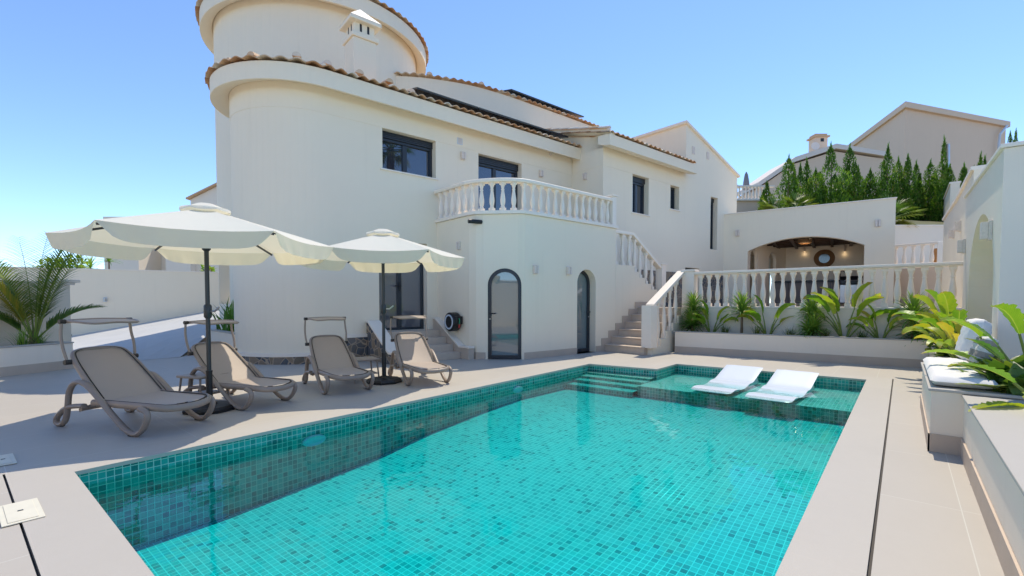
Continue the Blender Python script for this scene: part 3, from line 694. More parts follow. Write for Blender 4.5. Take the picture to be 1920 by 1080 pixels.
mb = MB(); mb.poly([(p[0],p[1],3.20) for p in top_poly]); mb.build('terrace_floor', M['deck'], villa)
mb = MB()
def skirt(path,u0,u1,z1,o=.012):
    pts = sorted({u0,u1}|{u for u in path.u if u0<u<u1})
    for ua,ub in zip(pts,pts[1:]):
        mb.poly([path(ua,-o,0),path(ub,-o,0),path(ub,-o,z1),path(ua,-o,z1)]); mb.poly([path(ua,-o,z1),path(ub,-o,z1),path(ub,0,z1),path(ua,0,z1)])
    for u in (pts[0],pts[-1]): mb.poly([path(u,-o,0),path(u,0,0),path(u,0,z1),path(u,-o,z1)])
for a_,b_ in ((.9,ud0-.05),(ud1+.06,q0-.01),(q1+.01,ter.L-1.05)):
    mb = MB(); skirt(ter,a_,b_,.15); mb.build('skirting', M['skirt'], villa, recalc=False)
def archdoor(path, a, b, zt, d, rail):
    sp = zt-(b-a)/2; m = (a+b)/2; fr = MB(); w = .075
    def outl(r): return [(m-r,0.01)]+[(m-r*math.cos(math.pi*k/20), sp+r*math.sin(math.pi*k/20)) for k in range(21)]+[(m+r,0.01)]
    ro = (b-a)/2-.003; ri = ro-w; O = outl(ro); I = outl(ri)
    for k in range(len(O)-1):
        for dd0,dd1 in ((d,d),):
            fr.poly([path(O[k][0],d-.05,O[k][1]),path(O[k+1][0],d-.05,O[k+1][1]),path(I[k+1][0],d-.05,I[k+1][1]),path(I[k][0],d-.05,I[k][1])])
            fr.poly([path(I[k][0],d-.05,I[k][1]),path(I[k+1][0],d-.05,I[k+1][1]),path(I[k+1][0],d,I[k+1][1]),path(I[k][0],d,I[k][1])])
            fr.poly([path(O[k][0],d-.05,O[k][1]),path(O[k+1][0],d-.05,O[k+1][1]),path(O[k+1][0],d,O[k+1][1]),path(O[k][0],d,O[k][1])])
    fr.poly([path(m-ri,d-.05,.01),path(m+ri,d-.05,.01),path(m+ri,d-.05,.09),path(m-ri,d-.05,.09)])
    fr.poly([path(m-ri,d-.05,.09),path(m+ri,d-.05,.09),path(m+ri,d,.09),path(m-ri,d,.09)])
    fo = fr.build('arched_door', M['anthracite'], villa, recalc=False)
    g = MB(); pts = [(u,max(z,.05)) for u,z in outl(ri+.01)]; g.poly([path(u,d-.015,z) for u,z in pts[::-1]]); g.build('pane', M['frosted'], fo, recalc=False)
    hz_ = 1.0; hx = m-ri-.03 if rail<0 else m+ri+.03
    hp = [path(hx,d-.05,hz_),path(hx,d-.10,hz_),path(hx-rail*.13,d-.10,hz_)]
    g = MB(); g.tube(hp,.012); g.build('handle', M['black'], fo)
    g = MB(); c_ = Vector(path(hx,d-.055,hz_-.12)); g.box((c_.x-.015,c_.y-.012,c_.z-.015),(c_.x+.015,c_.y+.012,c_.z+.015)); g.build('lock', M['steel'], fo)
archdoor(ter.flat, ud0, ud1, zA, .055, -1); archdoor(ter.flat, q0, q1, zB, .24, 1)

# solar panels lying on the roofs
def panel(name, pts, lab):
    P = [Vector(p) for p in pts]; n = (P[1]-P[0]).cross(P[3]-P[0]).normalized(); mb = MB()
    a = [mb.vert(p) for p in P]; b = [mb.vert(p+n*.04) for p in P]
    for k in range(4): mb.face([a[k],a[(k+1)%4],b[(k+1)%4],b[k]])
    mb.face(b); mb.face(a[::-1]); o = mb.build(name, M['solar']); tag(o,lab,'solar panel','solar panels on the roofs'); return o
for k,(a,b,ad) in enumerate(((2.55,4.25,'nearest the chimney'),(4.28,5.98,'in the middle of the lower roof'),(6.01,7.5,'at the far end of the lower roof'))):
    panel('solar_panel',[HS(a,-.22,6.06),HS(b,-.22,6.06),HS(b,1.2,6.37),HS(a,1.2,6.37)],'black solar panel on the low tiled roof '+ad)
for k,(a,b,ad) in enumerate(((6.9,8.55,'nearer the round tower'),(8.58,10.3,'farther from the round tower'))):
    panel('solar_panel',[HS(a,1.66,7.90),HS(b,1.66,7.90),HS(b,3.2,8.26),HS(a,3.2,8.26)],'black solar panel on the top tiled roof '+ad)

# ------------------------------------------------------------------ balusters
def baluster_mb(h, w=.105, n=12):
    mb = MB(); b = w/2
    mb.box((-b,-b,0),(b,b,h*.10)); mb.box((-b,-b,h*.92),(b,b,h))
    pr = [(.040,.10),(.046,.125),(.040,.15),(.036,.17),(.046,.22),(.055,.30),(.057,.37),(.053,.45),(.043,.56),(.034,.66),(.029,.72),(.037,.735),(.037,.755),(.030,.77),(.034,.83),(.046,.885),(.050,.92)]
    mb.lathe([(r*w/.105*.98,z*h) for r,z in pr], n=n); return mb
def baluster_set(root, pts, h, w=.105):
    src = None
    for p in pts:
        if src is None: src = baluster_mb(h,w).build('baluster', M['paint'], root, smooth=35); src.location = p
        else:
            c = src.copy(); col.objects.link(c); c.parent = root; c.location = p
# terrace balustrade
tb = empty('terrace_balustrade',(F0.x,F0.y,0),TH,'white vase baluster railing curving round the terrace above the arched doors','balustrade')
tp = Path([(3.19,-.02)]+[(p.x,p.y) for p in smooth_pts([(3.24,-1.2,0),(3.36,-1.52,0),(3.62,-1.86,0),(3.95,-2.10,0),(4.3,-2.16,0)],5)]+[(7.08,-2.14)])
zr = LF(1110,366,-2.14)[1]; zr = 3.90
mb = MB(); sweep(mb, tp, [(-.09,zr-.075),(.09,zr-.075),(.10,zr-.05),(.10,zr-.012),(.085,zr),(-.085,zr),(-.10,zr-.012),(-.10,zr-.05),(-.09,zr-.075)], step=9)
mb.build('handrail', M['paint'], tb, smooth=25)
baluster_set(tb, [(*tp.at(.14+k*(tp.L-.30)/22),3.216) for k in range(23)], zr-.077-3.216, .105)
mb = MB(); mb.box((7.02,-2.24,3.216),(7.17,-2.05,3.95)); mb.box((6.99,-2.27,3.95),(7.20,-2.02,3.99)); mb.build('post', M['paint'], tb, bevel=.008)

# ------------------------------------------------------------------ front steps to the glazed door
fs_ = empty('entrance_steps',(F0.x,F0.y,0),TH,'tan stone steps with sloping white parapets up to the glazed door','steps')
sx0, sx1 = dr[0]-.06, 3.05
for k in range(4):
    z = .60-.15*k; y = -.34-.29*k
    mb = MB(); mb.box((sx0,y,0 if k==3 else z-.30),(sx1,y+.30 if k else -.001,z)); mb.build('step', M['step'], fs_, bevel=.006)
par = lambda s0,s1: ((lambda u,z:(s0,u,z)),(lambda u,z:(s1,u,z)))
prof = [(-.001,0),(-1.30,0),(-1.30,.20),(-1.12,.20),(-.12,.80),(-.001,.80)]
mb = MB(); mb.sideprism(prof,*par(sx0-.24,sx0-.005)); lp = mb.build('stone_parapet', M['stone'], fs_)
mb = MB(); mb.sideprism([(-1.33,.203),(-1.11,.203),(-.12,.803),(-.001,.803),(-.001,.845),(-.13,.845),(-1.125,.248),(-1.33,.248)],*par(sx0-.27,sx0+.02)); mb.build('parapet_cap', M['paint'], fs_, bevel=.006)
prof2 = [(-.001,0),(-1.50,0),(-1.50,.24),(-1.15,.24),(-.12,.84),(-.001,.84)]
mb = MB(); mb.sideprism(prof2,*par(3.055,3.20)); mb.build('tiled_parapet', M['step'], fs_)
mb = MB(); mb.sideprism([(-1.52,.243),(-1.14,.243),(-.12,.843),(-.001,.843),(-.001,.88),(-.13,.88),(-1.15,.283),(-1.52,.283)],*par(3.03,3.20)); mb.build('parapet_cap', M['paint'], fs_, bevel=.006)

# ================================================================== OUTDOOR STAIRCASE beside the terrace
st = empty('outdoor_staircase',(F0.x,F0.y,0),TH,'tan stone staircase climbing round the end of the terrace with white stringer walls','stairs')
RS = 1.10/6
x0s = [6.72+.28*k for k in range(6)]
for k in range(6):
    z1 = RS*(k+1); xa = x0s[k]; xb = x0s[k]+.30 if k < 5 else 9.9
    mb = MB(); mb.box((xa,-3.30 if k>0 else -3.42,max(0,z1-RS-.02)),(xb,-2.235,z1-.03)); mb.box((xa-.02,-3.31 if k>0 else -3.43,z1-.028),(xb,-2.235,z1)); mb.build('step', M['step'], st, bevel=.005)
    mb = MB(); mb.box((xa-.12,-2.25,z1-RS),(xa+.165 if k<5 else 9.0,-2.237,z1+.15)); mb.build('skirting', M['skirt'], st)
# stringer wall of the upper flight: stepped top falling to the right
us_s = [LF(x,530,-2.24)[0] for x in (1154,1190,1199.5,1210,1221.5,1233,1245)]
us_z = [LF(1172,497,-2.24)[1]]+[0]*5
for k in range(1,6): us_z[k] = us_z[0]-k*.155
poly = [(7.162,1.0)]
for k in range(6):
    poly += [(us_s[k] if k else 7.162,us_z[k]),(us_s[k+1],us_z[k])]
poly += [(us_s[6],1.0)]
poly = [poly[0]]+poly[1:]
mb = MB(); mb.sideprism([(7.162,0.0)]+poly[1:-1]+[(us_s[6],.0)], lambda u,z:(u,-2.232,z), lambda u,z:(u,-2.06,z)); mb.build('stringer_wall', M['plaster'], st)
for k in range(5):
    mb = MB(); mb.box((us_s[k+1]-.30,-2.055,us_z[k+1]-.155),(us_s[k+1]+.02,-1.205,us_z[k+1]+.0)); mb.build('step', M['step'], st)
mb = MB(); mb.box((7.17,-2.055,2.0),(us_s[1],-1.205,us_z[0])); mb.build('landing', M['step'], st)
# lower right stringer with stepped top, below the sloping rail
NW = so(G(1217,652,.17)); PO = so(V(1279,560,(12.36,4.2),(12.36,4.0)))
def lowr(t,dz=0): return (NW[0]+(PO[0]-NW[0])*t, NW[1]+(PO[1]-NW[1])*t)
du = Vector((PO[0]-NW[0],PO[1]-NW[1])); Ls = du.length; du.normalize(); dn = Vector((-du.y,du.x))
sp_ = [(0,0),(0,.17)]
for k in range(5): sp_ += [(.12+Ls*.9*k/5 if k else .10,.17+RS*k),(.12+Ls*.9*(k+1)/5,.17+RS*k)] if k else [(.12+Ls*.9/5,.17)]
sp_ += [(Ls,1.05),(Ls,0)]
fw = lambda off: (lambda u,z:(NW[0]+du.x*u+dn.x*off, NW[1]+du.y*u+dn.y*off, z))
mb = MB(); mb.sideprism(sp_, fw(-.08), fw(.08)); mb.build('stringer_wall', M['plaster'], st)
# stair railing, upper flight
ub = empty('upper_stair_railing',(F0.x,F0.y,0),TH,'white baluster railing descending behind the terrace end','balustrade')
zt0 = LF(1158,434,-2.14)[1]; zt1 = LF(1185,437,-2.14)[1]; zt2 = LF(1236,498,-2.14)[1]; st1 = LF(1184,437,-2.14)[0]; st2 = LF(1236,498,-2.14)[0]
mb = MB()
mb.bar((7.17,-2.14,zt1-.04),(st1,-2.14,zt1-.04),.17,.075); mb.bar((st1,-2.14,zt1-.04),(st2,-2.14,zt2-.06),.17,.075); mb.build('handrail', M['paint'], ub, bevel=.012)
bs = [7.26,7.56,us_s[1]-.13]+[ (us_s[k]+us_s[k+1])/2 for k in range(1,5)]
for k,s in enumerate(bs):
    zb = us_z[0] if k<3 else us_z[k-2]
    zc = zt1-.08 if s<st1 else zt1-.08+(zt2-zt1)*(s-st1)/(st2-st1)
    b = baluster_mb(max(.4,zc-zb)).build('baluster', M['paint'], ub, smooth=35); b.location=(s,-2.14,zb)
mb = MB(); pc = LF(1239,520,-2.14)[0]; ztp = LF(1239,497,-2.14)[1]; mb.box((pc-.10,-2.25,us_z[5]-.3),(pc+.10,-2.03,ztp)); mb.box((pc-.13,-2.28,ztp),(pc+.13,-2.0,ztp+.035)); mb.build('post', M['paint'], ub, bevel=.008)
# lower flight railing
lb = empty('lower_stair_railing',(F0.x,F0.y,0),TH,'white baluster railing with square newel rising from the deck to the patio','balustrade')
ztn = V(1217,573,HS(*NW),HS(NW[0]+1,NW[1])).z; ztp = 2.06
mb = MB(); mb.box((NW[0]-.13,NW[1]-.13,.17),(NW[0]+.13,NW[1]+.13,ztn)); mb.box((NW[0]-.09,NW[1]-.138,.35),(NW[0]+.09,NW[1]-.131,ztn-.12)); mb.build('newel_post', M['paint'], lb, bevel=.01)
mb = MB(); mb.bar((NW[0]+du.x*.02,NW[1]+du.y*.02,ztn-.01),(PO[0]-du.x*.05,PO[1]-du.y*.05,ztp-.03),.21,.085); mb.build('handrail', M['paint'], lb, bevel=.014)
for k in range(4):
    u = .12+Ls*.9*(k+.75)/5+.06; zb = .17+RS*(k if k else 0)+.0; zb = .17+RS*k
    f = u/Ls; zc = ztn-.06+(ztp-ztn)*f-.02
    b = baluster_mb(zc-zb,.10).build('baluster', M['paint'], lb, smooth=35); b.location=(NW[0]+du.x*u,NW[1]+du.y*u,zb)
# patio balustrade (long level railing above the planter)
XB = 12.40
pb = empty('patio_balustrade',(XB,4.25,1.10),0,'long level white baluster railing along the raised patio above the back planter','balustrade')
ya, yb = 0.0, -5.12
mb = MB(); mb.box((-.12,yb,.84),(.12,ya,.86)); mb.box((-.14,yb,.862),(.14,ya,.915)); mb.build('handrail', M['paint'], pb, bevel=.012)
mb = MB(); mb.box((-.13,yb,.0),(.13,ya,.04)); mb.build('base_rail', M['paint'], pb, bevel=.006)
baluster_set(pb, [(0,-.26-k*(4.93/24),.041) for k in range(24)], .798, .115)
mb = MB(); mb.box((-.15,-.13,-.02),(.15,.17,.93)); mb.box((-.18,-.16,.93),(.18,.20,.985)); mb.build('post', M['paint'], pb, bevel=.008)

# ================================================================== PLANTERS
def leafstrip(mb, base, az, L, w, el, droop, n=7, fold=.25, prof=None, tw=0, jag=0):
    """one blade: base point, azimuth, length, half width, start elevation, total droop (rad)"""
    p = Vector(base); e = el; pts=[]; ax = Vector((math.cos(az),math.sin(az),0)); sd_ = Vector((-math.sin(az),math.cos(az),0))
    for k in range(n+1):
        t = k/n; dirv = ax*math.cos(e)+_z*math.sin(e); up = -ax*math.sin(e)+_z*math.cos(e)
        s2 = sd_*math.cos(tw*t)+up*math.sin(tw*t); u2 = up*math.cos(tw*t)-sd_*math.sin(tw*t)
        hw = w*(prof(t) if prof else math.sin(math.pi*min(.985,.12+.88*t))**.75)
        if jag and 0<k<n: hw *= 1+random.uniform(-jag,jag)
        pts.append((p.copy(),s2*hw,u2*hw*fold)); p = p+dirv*(L/n); e -= droop/n*(.4+1.2*t)
    ids = [(mb.vert(q-s+u),mb.vert(q),mb.vert(q+s+u)) for q,s,u in pts]
    for k,(a,b) in enumerate(zip(ids,ids[1:])):
        v0,v1 = k/n,(k+1)/n
        mb.face([a[0],a[1],b[1],b[0]],[(0,v0),(.5,v0),(.5,v1),(0,v1)]); mb.face([a[1],a[2],b[2],b[1]],[(.5,v0),(1,v0),(1,v1),(.5,v1)])
    return pts[-1][0]
blade = lambda t: (1-t)**.55*(.75+.25*min(1,t*6)) if t<1 else .02
def yucca(name, loc, h, rr, label, group, heads=2, n=46):
    r = empty(name, loc, random.uniform(0,6), label, 'plant', group); tr = MB(); lf = MB()
    for q in range(heads):
        a = random.uniform(0,6.28); hh = h*(1 if q==0 else random.uniform(.35,.6)); top = Vector((.07*math.cos(a)*q,.07*math.sin(a)*q,hh-rr*.75)); top.z=max(.16,top.z+rr*.25)
        tr.tube([(0,0,-.05),(top.x*.5,top.y*.5,top.z*.5),tuple(top)],[.035,.028,.022],7)
        for k in range(n):
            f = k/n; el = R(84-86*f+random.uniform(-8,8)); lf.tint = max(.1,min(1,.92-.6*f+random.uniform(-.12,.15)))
            leafstrip(lf, top+Vector((0,0,-.12*f+.03)), k*2.4+random.uniform(-.2,.2), rr*random.uniform(.85,1.2), .022, el, R(40+38*f), 6, .35, blade)
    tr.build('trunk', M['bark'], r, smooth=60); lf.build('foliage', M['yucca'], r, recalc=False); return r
paddle = lambda t: max(.03, math.sin(math.pi*min(1,.06+.94*t))**.6 if t<.97 else .12)
def strelitzia(name, loc, h, label, group, n=7, spread=.5, lw=.07, azs=None, yellow=.12):
    r = empty(name, loc, 0, label, 'plant', group); s_ = MB(); lf = MB()
    for k in range(n):
        az = (azs[k%len(azs)] if azs else k*2.4)+random.uniform(-.35,.35); f = k/max(1,n-1)
        hh = h*random.uniform(.42,.62)*(1.0-.35*f); out = h*spread*(.15+.35*f); b = Vector((.03*math.cos(az),.03*math.sin(az),0))
        tip = b+Vector((math.cos(az)*out,math.sin(az)*out,hh)); mid = b.lerp(tip,.55)+Vector((0,0,hh*.12))
        s_.tube(smooth_pts([b,mid,tip],4),[.014]*5+[.010]*4,6)
        lf.tint = random.uniform(.45,.82) if random.random()>yellow else random.uniform(.85,1)
        d2_ = (tip-mid).normalized(); el = math.asin(max(-1,min(1,d2_.z)))
        leafstrip(lf, tip, az, h*random.uniform(.42,.56), h*lw*random.uniform(.9,1.2), el+R(5), R(50+50*f), 16, random.uniform(.35,.9), paddle, random.uniform(-.7,.7), .14)
    s_.build('stalks', M['stem'], r, smooth=60); lf.build('foliage', M['leaf'], r, recalc=False); return r
def grass(name, loc, h, label, group, n=50, mat='grassleaf'):
    r = MB()
    for k in range(n):
        r.tint = random.random(); a = random.uniform(0,6.28)
        leafstrip(r,(random.gauss(0,.035),random.gauss(0,.035),0),a,h*random.uniform(.6,1.1),.005,R(random.uniform(45,88)),R(random.uniform(20,80)),4,.2,blade)
    o = r.build(name, M[mat], recalc=False); o.location = loc; tag(o,label,'grass tuft',group); return o
# back planter in front of the patio wall
bp = empty('back_planter',(11.65,4.3,0),0,'long low white planter with tan skirting below the patio railing','planter')
a = Vector((11.50,4.31)); b = Vector((11.80,-.40)); pv = (b-a); bz=.53
def bpp(u,d,z): q = a+pv*u+Vector((pv.y,-pv.x)).normalized()*(-d); return (q.x-11.65,q.y-4.3,z)
mb = MB()
for f0,f1,z0,z1 in ((0,.14,.0,bz-.022),): mb.sideprism([(-.0,z0),(1.0,z0),(1.0,z1),(0,z1)], lambda u,z:bpp(u,f0,z), lambda u,z:bpp(u,f1,z))
mb.build('front_wall', M['plaster_cool'], bp)
mb = MB(); mb.sideprism([(-.004,bz-.02),(1.0,bz-.02),(1.0,bz),(-.004,bz)], lambda u,z:bpp(u,-.015,z), lambda u,z:bpp(u,.17,z)); mb.build('coping', M['coping'], bp, bevel=.004)
mb = MB(); mb.sideprism([(0,0),(1.0,0),(1.0,.16),(0,.16)], lambda u,z:bpp(u,-.012,z), lambda u,z:bpp(u,-.001,z)); mb.build('skirting', M['skirt'], bp)
mb = MB(); mb.poly([bpp(0,.1,.44),bpp(1,.1,.44),(.62,-4.9,.44),(.62,0,.44)]); mb.build('soil', M['soil'], bp)
mb = MB(); mb.box((.61,-5.2,0),(.655,.25,1.097)); mb.build('back_wall', M['plaster_cool'], bp)
XPL = 12.06
def pl(px): 
    p = V(px,600,(XPL,4),(XPL,0)); return (p.x,p.y,.44)
gp = 'plants in the back planter'
for px,h,rr,lab,hd in ((1300,.88,.40,'dense yucca in the back planter, beside the stair railing',4),(1391,.84,.46,'rounded yucca with a short trunk, second yucca from the stairs',1),(1520,.76,.36,'yucca in the back planter below the mirror of the pavilion',3),(1712,.78,.45,'dark yucca at the right end of the back planter',3)):
    yucca('yucca', pl(px), h, rr, lab, gp, hd, 105)
for px,h,lab,n in ((1334,.82,'yellow green bird of paradise plant between the two left yuccas',9),(1440,.92,'slim bird of paradise plant with a yellow drooping leaf, left of the centre yucca',8),(1584,1.28,'tallest bird of paradise plant in the back planter, broad bright leaves',10),(1652,.78,'small dark bird of paradise plant second from the right end of the back planter',8)):
    strelitzia('bird_of_paradise', pl(px), h, lab, gp, n, .62, .085, [1.6,-1.5,1.3,-1.8,2.6,-.9,2.2])
for px,h,lab in ((1360,.34,'low green tuft right of the yellow green bird of paradise plant'),(1420,.32,'low green tuft between rounded yucca and slim bird of paradise'),(1482,.32,'wispy grass tuft alone left of the centre yucca'),(1548,.28,'small tuft at the foot of the tallest bird of paradise'),(1617,.32,'wispy grass tuft right of the tallest bird of paradise')):
    grass('grass_tuft', pl(px), h, lab, gp, 70)
# right planter with bench
rp = empty('right_planter',(5,-.4,0),0,'long white planter wall with stone coping running along the right side of the pool','planter')
mb = MB(); mb.box((-7,-.14,0),(6.72,0,.478)); mb.build('front_wall', M['plaster_cool'], rp)
mb = MB(); mb.box((-7,-.40,.48),(6.80,.015,.50)); mb.build('coping', M['coping'], rp, bevel=.004)
mb = MB(); mb.box((-7,.001,0),(.255,.013,.15)); mb.box((2.45,.001,0),(6.78,.013,.15)); mb.build('skirting', M['skirt'], rp)
mb = MB(); mb.box((-7,-.42,.2),(7.3,-.40,.478)); mb.build('inner_edge', M['plaster_cool'], rp)
gr = MB(); gr.grid(lambda u,v:(u,v,.435+.015*math.sin(u*9)*math.cos(v*7)),[-4+k*.25 for k in range(46)],[-5,-4,-3,-2,-1.5,-1.2,-.9,-.82]); tag(gr.build('gravel_bed', M['gravel'], smooth=60), kind='stuff')
be = empty('bench',(5.25,-.2,0),0,'white rendered built-in bench with tan skirting at the right edge of the pool deck','bench')
mb = MB(); mb.box((0,-.20,0),(2.2,0,.505)); mb.box((.0,-.59,.503),(2.2,-.20,.506)); mb.build('base', M['plaster_cool'], be)
mb = MB(); mb.box((-.015,-.60,.507),(2.22,.018,.53)); mb.build('seat_slab', M['coping'], be, bevel=.004)
mb = MB(); mb.box((-.012,-.199,0),(-.001,.012,.15)); mb.box((-.012,.001,0),(2.2,.012,.15)); mb.build('skirting', M['skirt'], be)
def cushion(w,d,h,nx=14,ny=10,crease=.01,pw_=.45):
    mb = MB()
    def f(u,v,s):
        x=(u-.5)*w; y=(v-.5)*d; e = (1-abs(2*u-1)**5)*(1-abs(2*v-1)**5); wv = crease*math.sin(u*23+v*9)*math.sin(v*17-u*5)*e
        k = 1-.05*(1-e); return (x*k,y*k,s*(h/2*e**pw_)+wv)
    us=[i/nx for i in range(nx+1)]; vs=[i/ny for i in range(ny+1)]
    mb.grid(lambda u,v:f(u,v,1),us,vs); mb.grid(lambda u,v:f(u,v,-1),us,vs); return mb
cu = cushion(2.05,.44,.10,40,14,.005,.22).build('bench_cushion', M['fabric'], smooth=80); cu.location=(6.30,-.405,.580); tag(cu,'long white seat cushion on the built-in bench','cushion')
def stripemat():
    m, nt, out = new_mat('striped_pillow_fabric'); p = objc(nt); w = N(nt,'ShaderNodeSeparateXYZ'); nt.links.new(p,w.inputs[0])
    f = math_(nt,'GREATER_THAN',math_(nt,'FRACT',math_(nt,'MULTIPLY',w.outputs[1],8.5)),.5); c = mixc(nt,f,(.70,.68,.64),(.36,.32,.285)); bsdf(nt,out,c,.95,.15,0,noise(nt,p,240,2),.3,.003); return m
M['stripe'] = stripemat()
def pillow(name,w,h,t,loc,rot,mat,lab,grp=None):
    o = cushion(w,h,t,14,14,.012).build(name, M[mat], smooth=80); o.location=loc; o.rotation_euler=rot; tag(o,lab,'pillow',grp); return o
pillow('pillow',.50,.50,.19,(7.18,-.60,.835),(R(103),0,R(4)),'fabric','big plain white pillow standing at the far end of the bench')
pillow('pillow',.34,.32,.13,(6.72,-.63,.775),(R(106),0,R(-3)),'stripe','striped beige pillow leaning nearest the plain white pillow','striped pillows on the bench')
pillow('pillow',.34,.32,.13,(6.36,-.60,.775),(R(108),0,R(6)),'stripe','striped beige pillow nearest the camera on the bench','striped pillows on the bench')

# ================================================================== RIGHT NICHE WALL
YW = -.80
nw = empty('niche_wall',(0,YW,0),0,'tall white garden wall with a pointed arch niche behind the bench','wall')
xn, xf = V(1868,690,(0,YW),(1,YW)).x, V(1803,600,(0,YW),(1,YW)).x
ztn_ = V(1877,287,(0,YW),(1,YW)).z; ztf = V(1808,376,(0,YW),(1,YW)).z
n0 = V(1861,560,(0,YW),(1,YW)).x; n1 = V(1815,560,(0,YW),(1,YW)).x; nzt = V(1838,406,(0,YW),(1,YW)).z
fm_ = lambda u,d,z:(u,-d,z)
mb = MB(); walk(mb, fm_, xn, xf, 0.3, lambda u: ztn_+(ztf-ztn_)*(u-xn)/(xf-xn), [(n0,n1,.53,nzt,'arch',nzt-.95)], .34, [])
mb.poly([(n0-.1,-.34,.4),(n1+.1,-.34,.4),(n1+.1,-.34,nzt+.1),(n0-.1,-.34,nzt+.1)])
mb.poly([(xf,0,.3),(xf,-.36,.3),(xf,-.36,ztf),(xf,0,ztf)]); mb.poly([(xn,0,.3),(xn,-6,.3),(xn,-6,ztn_-.02),(xn,0,ztn_)])
mb.poly([(xn,0,ztn_),(xf,0,ztf),(xf,-.36,ztf),(xn,-.36,ztn_)]); mb.poly([(xn,-.36,.3),(xf,-.36,.3),(xf,-.36,ztf),(xn,-.36,ztn_)])
mb.build('wall', M['plaster_cool'], nw, recalc=False)
mb = MB(); mb.sideprism([(xn-.03,ztn_+.003),(xf+.03,ztf+.003),(xf+.03,ztf+.045),(xn-.03,ztn_+.045)], lambda u,z:(u,.03,z), lambda u,z:(u,-.39,z))
mb.build('coping', M['paint'], nw, bevel=.006)
mb = MB(); mb.box((xn-.03,-6,ztn_+.0),(xn+.33,-.395,ztn_+.045)); mb.build('coping', M['paint'], nw, bevel=.006)
# stepped walls beside the stair beyond it
sw = empty('stepped_garden_wall',(0,-.9,0),0,'white stepped garden wall with sloping copings beyond the niche wall','wall')
x1 = V(1768.5,450,(0,-.9),(1,-.9)).x; zz = lambda px,py: V(px,py,(0,-.9),(1,-.9)).z
x2 = V(1795,376,(0,-.9),(1,-.9)).x
P_ = [(xf+.1,.9),(x1,.9),(x1,zz(1772,409)),(x2,zz(1795,376)),(xf+.1,zz(1795,376))]
mb = MB(); mb.sideprism(P_, lambda u,z:(u,0,z), lambda u,z:(u,-.3,z)); mb.build('wall', M['plaster'], sw)
mb = MB(); mb.sideprism([P_[2],P_[3],P_[4],(P_[4][0],P_[4][1]+.06),(P_[3][0],P_[3][1]+.06),(P_[2][0],P_[2][1]+.06)], lambda u,z:(u,.04,z), lambda u,z:(u,-.34,z)); mb.build('coping', M['paint'], sw)
YS = -1.5
zz2 = lambda px,py: V(px,py,(0,YS),(1,YS)); a1 = zz2(1739,434); a2 = zz2(1772,370)
mb = MB(); mb.sideprism([(a2.x-3.5,2),(a1.x,2),(a1.x,a1.z),(a2.x,a2.z),(a2.x-3.5,a2.z)], lambda u,z:(u,YS+.9,z), lambda u,z:(u,YS+.6,z)); mb.build('wall', M['plaster'], sw)
mb = MB(); q=[(a1.x,a1.z),(a2.x,a2.z),(a2.x-3.5,a2.z)]; mb.sideprism(q+[(u,z+.07) for u,z in q[::-1]], lambda u,z:(u,YS+.94,z), lambda u,z:(u,YS+.56,z)); mb.build('coping', M['paint'], sw)
# small railing and platform on the upper level behind
rd = 17.2
r0 = D(1672,462,rd); r1 = D(1764,454,rd-1.7); 
ur = empty('upper_railing',(0,0,0),0,'short white baluster railing on the tan upper platform right of the pavilion','balustrade')
mb = MB(); mb.bar(r0,r1,.18,.07); e_=(r1-r0).normalized(); mb.bar(r1-_z*1.0,r1+_z*.02,.16,.16); mb.build('handrail', M['paint'], ur, bevel=.01)
for k in range(5):
    b = baluster_mb(.75,.12).build('baluster', M['paint'], ur, smooth=35); q = r0.lerp(r1,.10+k*.185); b.location=(q.x,q.y,q.z-.78)
pf = empty('upper_platform',(0,0,0),0,'tan plastered platform wall below the short upper railing','wall')
mb = MB(); zb = r1.z-.79; pd = Vector((e_.y,-e_.x,0)); pd = pd if pd.dot(_d)>0 else -pd
A_,B_ = r0-e_*.6-pd*.12, r1+e_*.5-pd*.12
pts = [(A_.x,A_.y),(B_.x,B_.y),((B_+pd*2.5).x,(B_+pd*2.5).y),((A_+pd*2.5).x,(A_+pd*2.5).y)]
mb.prism(pts,1.0,zb); mb.build('wall', M['plaster_beige'], pf)
mb = MB(); mb.prism([((q-pd*.015*0).x,(q-pd*0).y) for q in (A_-pd*.015,B_-pd*.015,B_-pd*.002,A_-pd*.002)],1.0,1.35); mb.build('skirting', M['skirt'], pf)
# retaining wall of the hillside
g0 = D(1640,424,18.6); g1 = D(1775,420,18.6)
rt = empty('retaining_wall',(0,0,0),0,'grey shaded retaining wall below the fan palm right of the pavilion','wall')
mb = MB(); mb.prism([(g0.x,g0.y),(g1.x,g1.y),((g1+_d*.3).x,(g1+_d*.3).y),((g0+_d*.3).x,(g0+_d*.3).y)],1.0,g0.z); mb.build('wall', M['plaster_cool'], rt)
mb = MB(); q0_=g0-_d*.03; q1_=g1-_d*.03; mb.prism([(q0_.x,q0_.y),(q1_.x,q1_.y),((q1_+_d*.36).x,(q1_+_d*.36).y),((q0_+_d*.36).x,(q0_+_d*.36).y)],g0.z+.002,g0.z+.05); mb.build('coping', M['paint'], rt)
for k,(dx,) in enumerate(((0,),(.12,))):
    t0 = D(1748+k*6,500,16.6-k*.1); t1 = D(1755+k*4,466,16.6-k*.1); mb = MB(); mb.bar(t0,t1,.09,.05)
    tag(mb.build('timber_plank', M['timber']), 'orange timber plank leaning behind the short upper railing','plank','planks behind the upper railing')

# ================================================================== PAVILION with wide arch
PA = G(1358,403,4.57); PB = G(1680,372,4.57)
pth = math.atan2(PB.y-PA.y,PB.x-PA.x); PLn = (PB-PA).length
pav = empty('pavilion',(PA.x,PA.y,0),pth,'white garden pavilion with a wide flattened arch on the raised patio','pavilion')
def pp(px,py):
    p = V(px,py,PA,PB)-PA; return Vector((p.x,p.y)).length, V(px,py,PA,PB).z
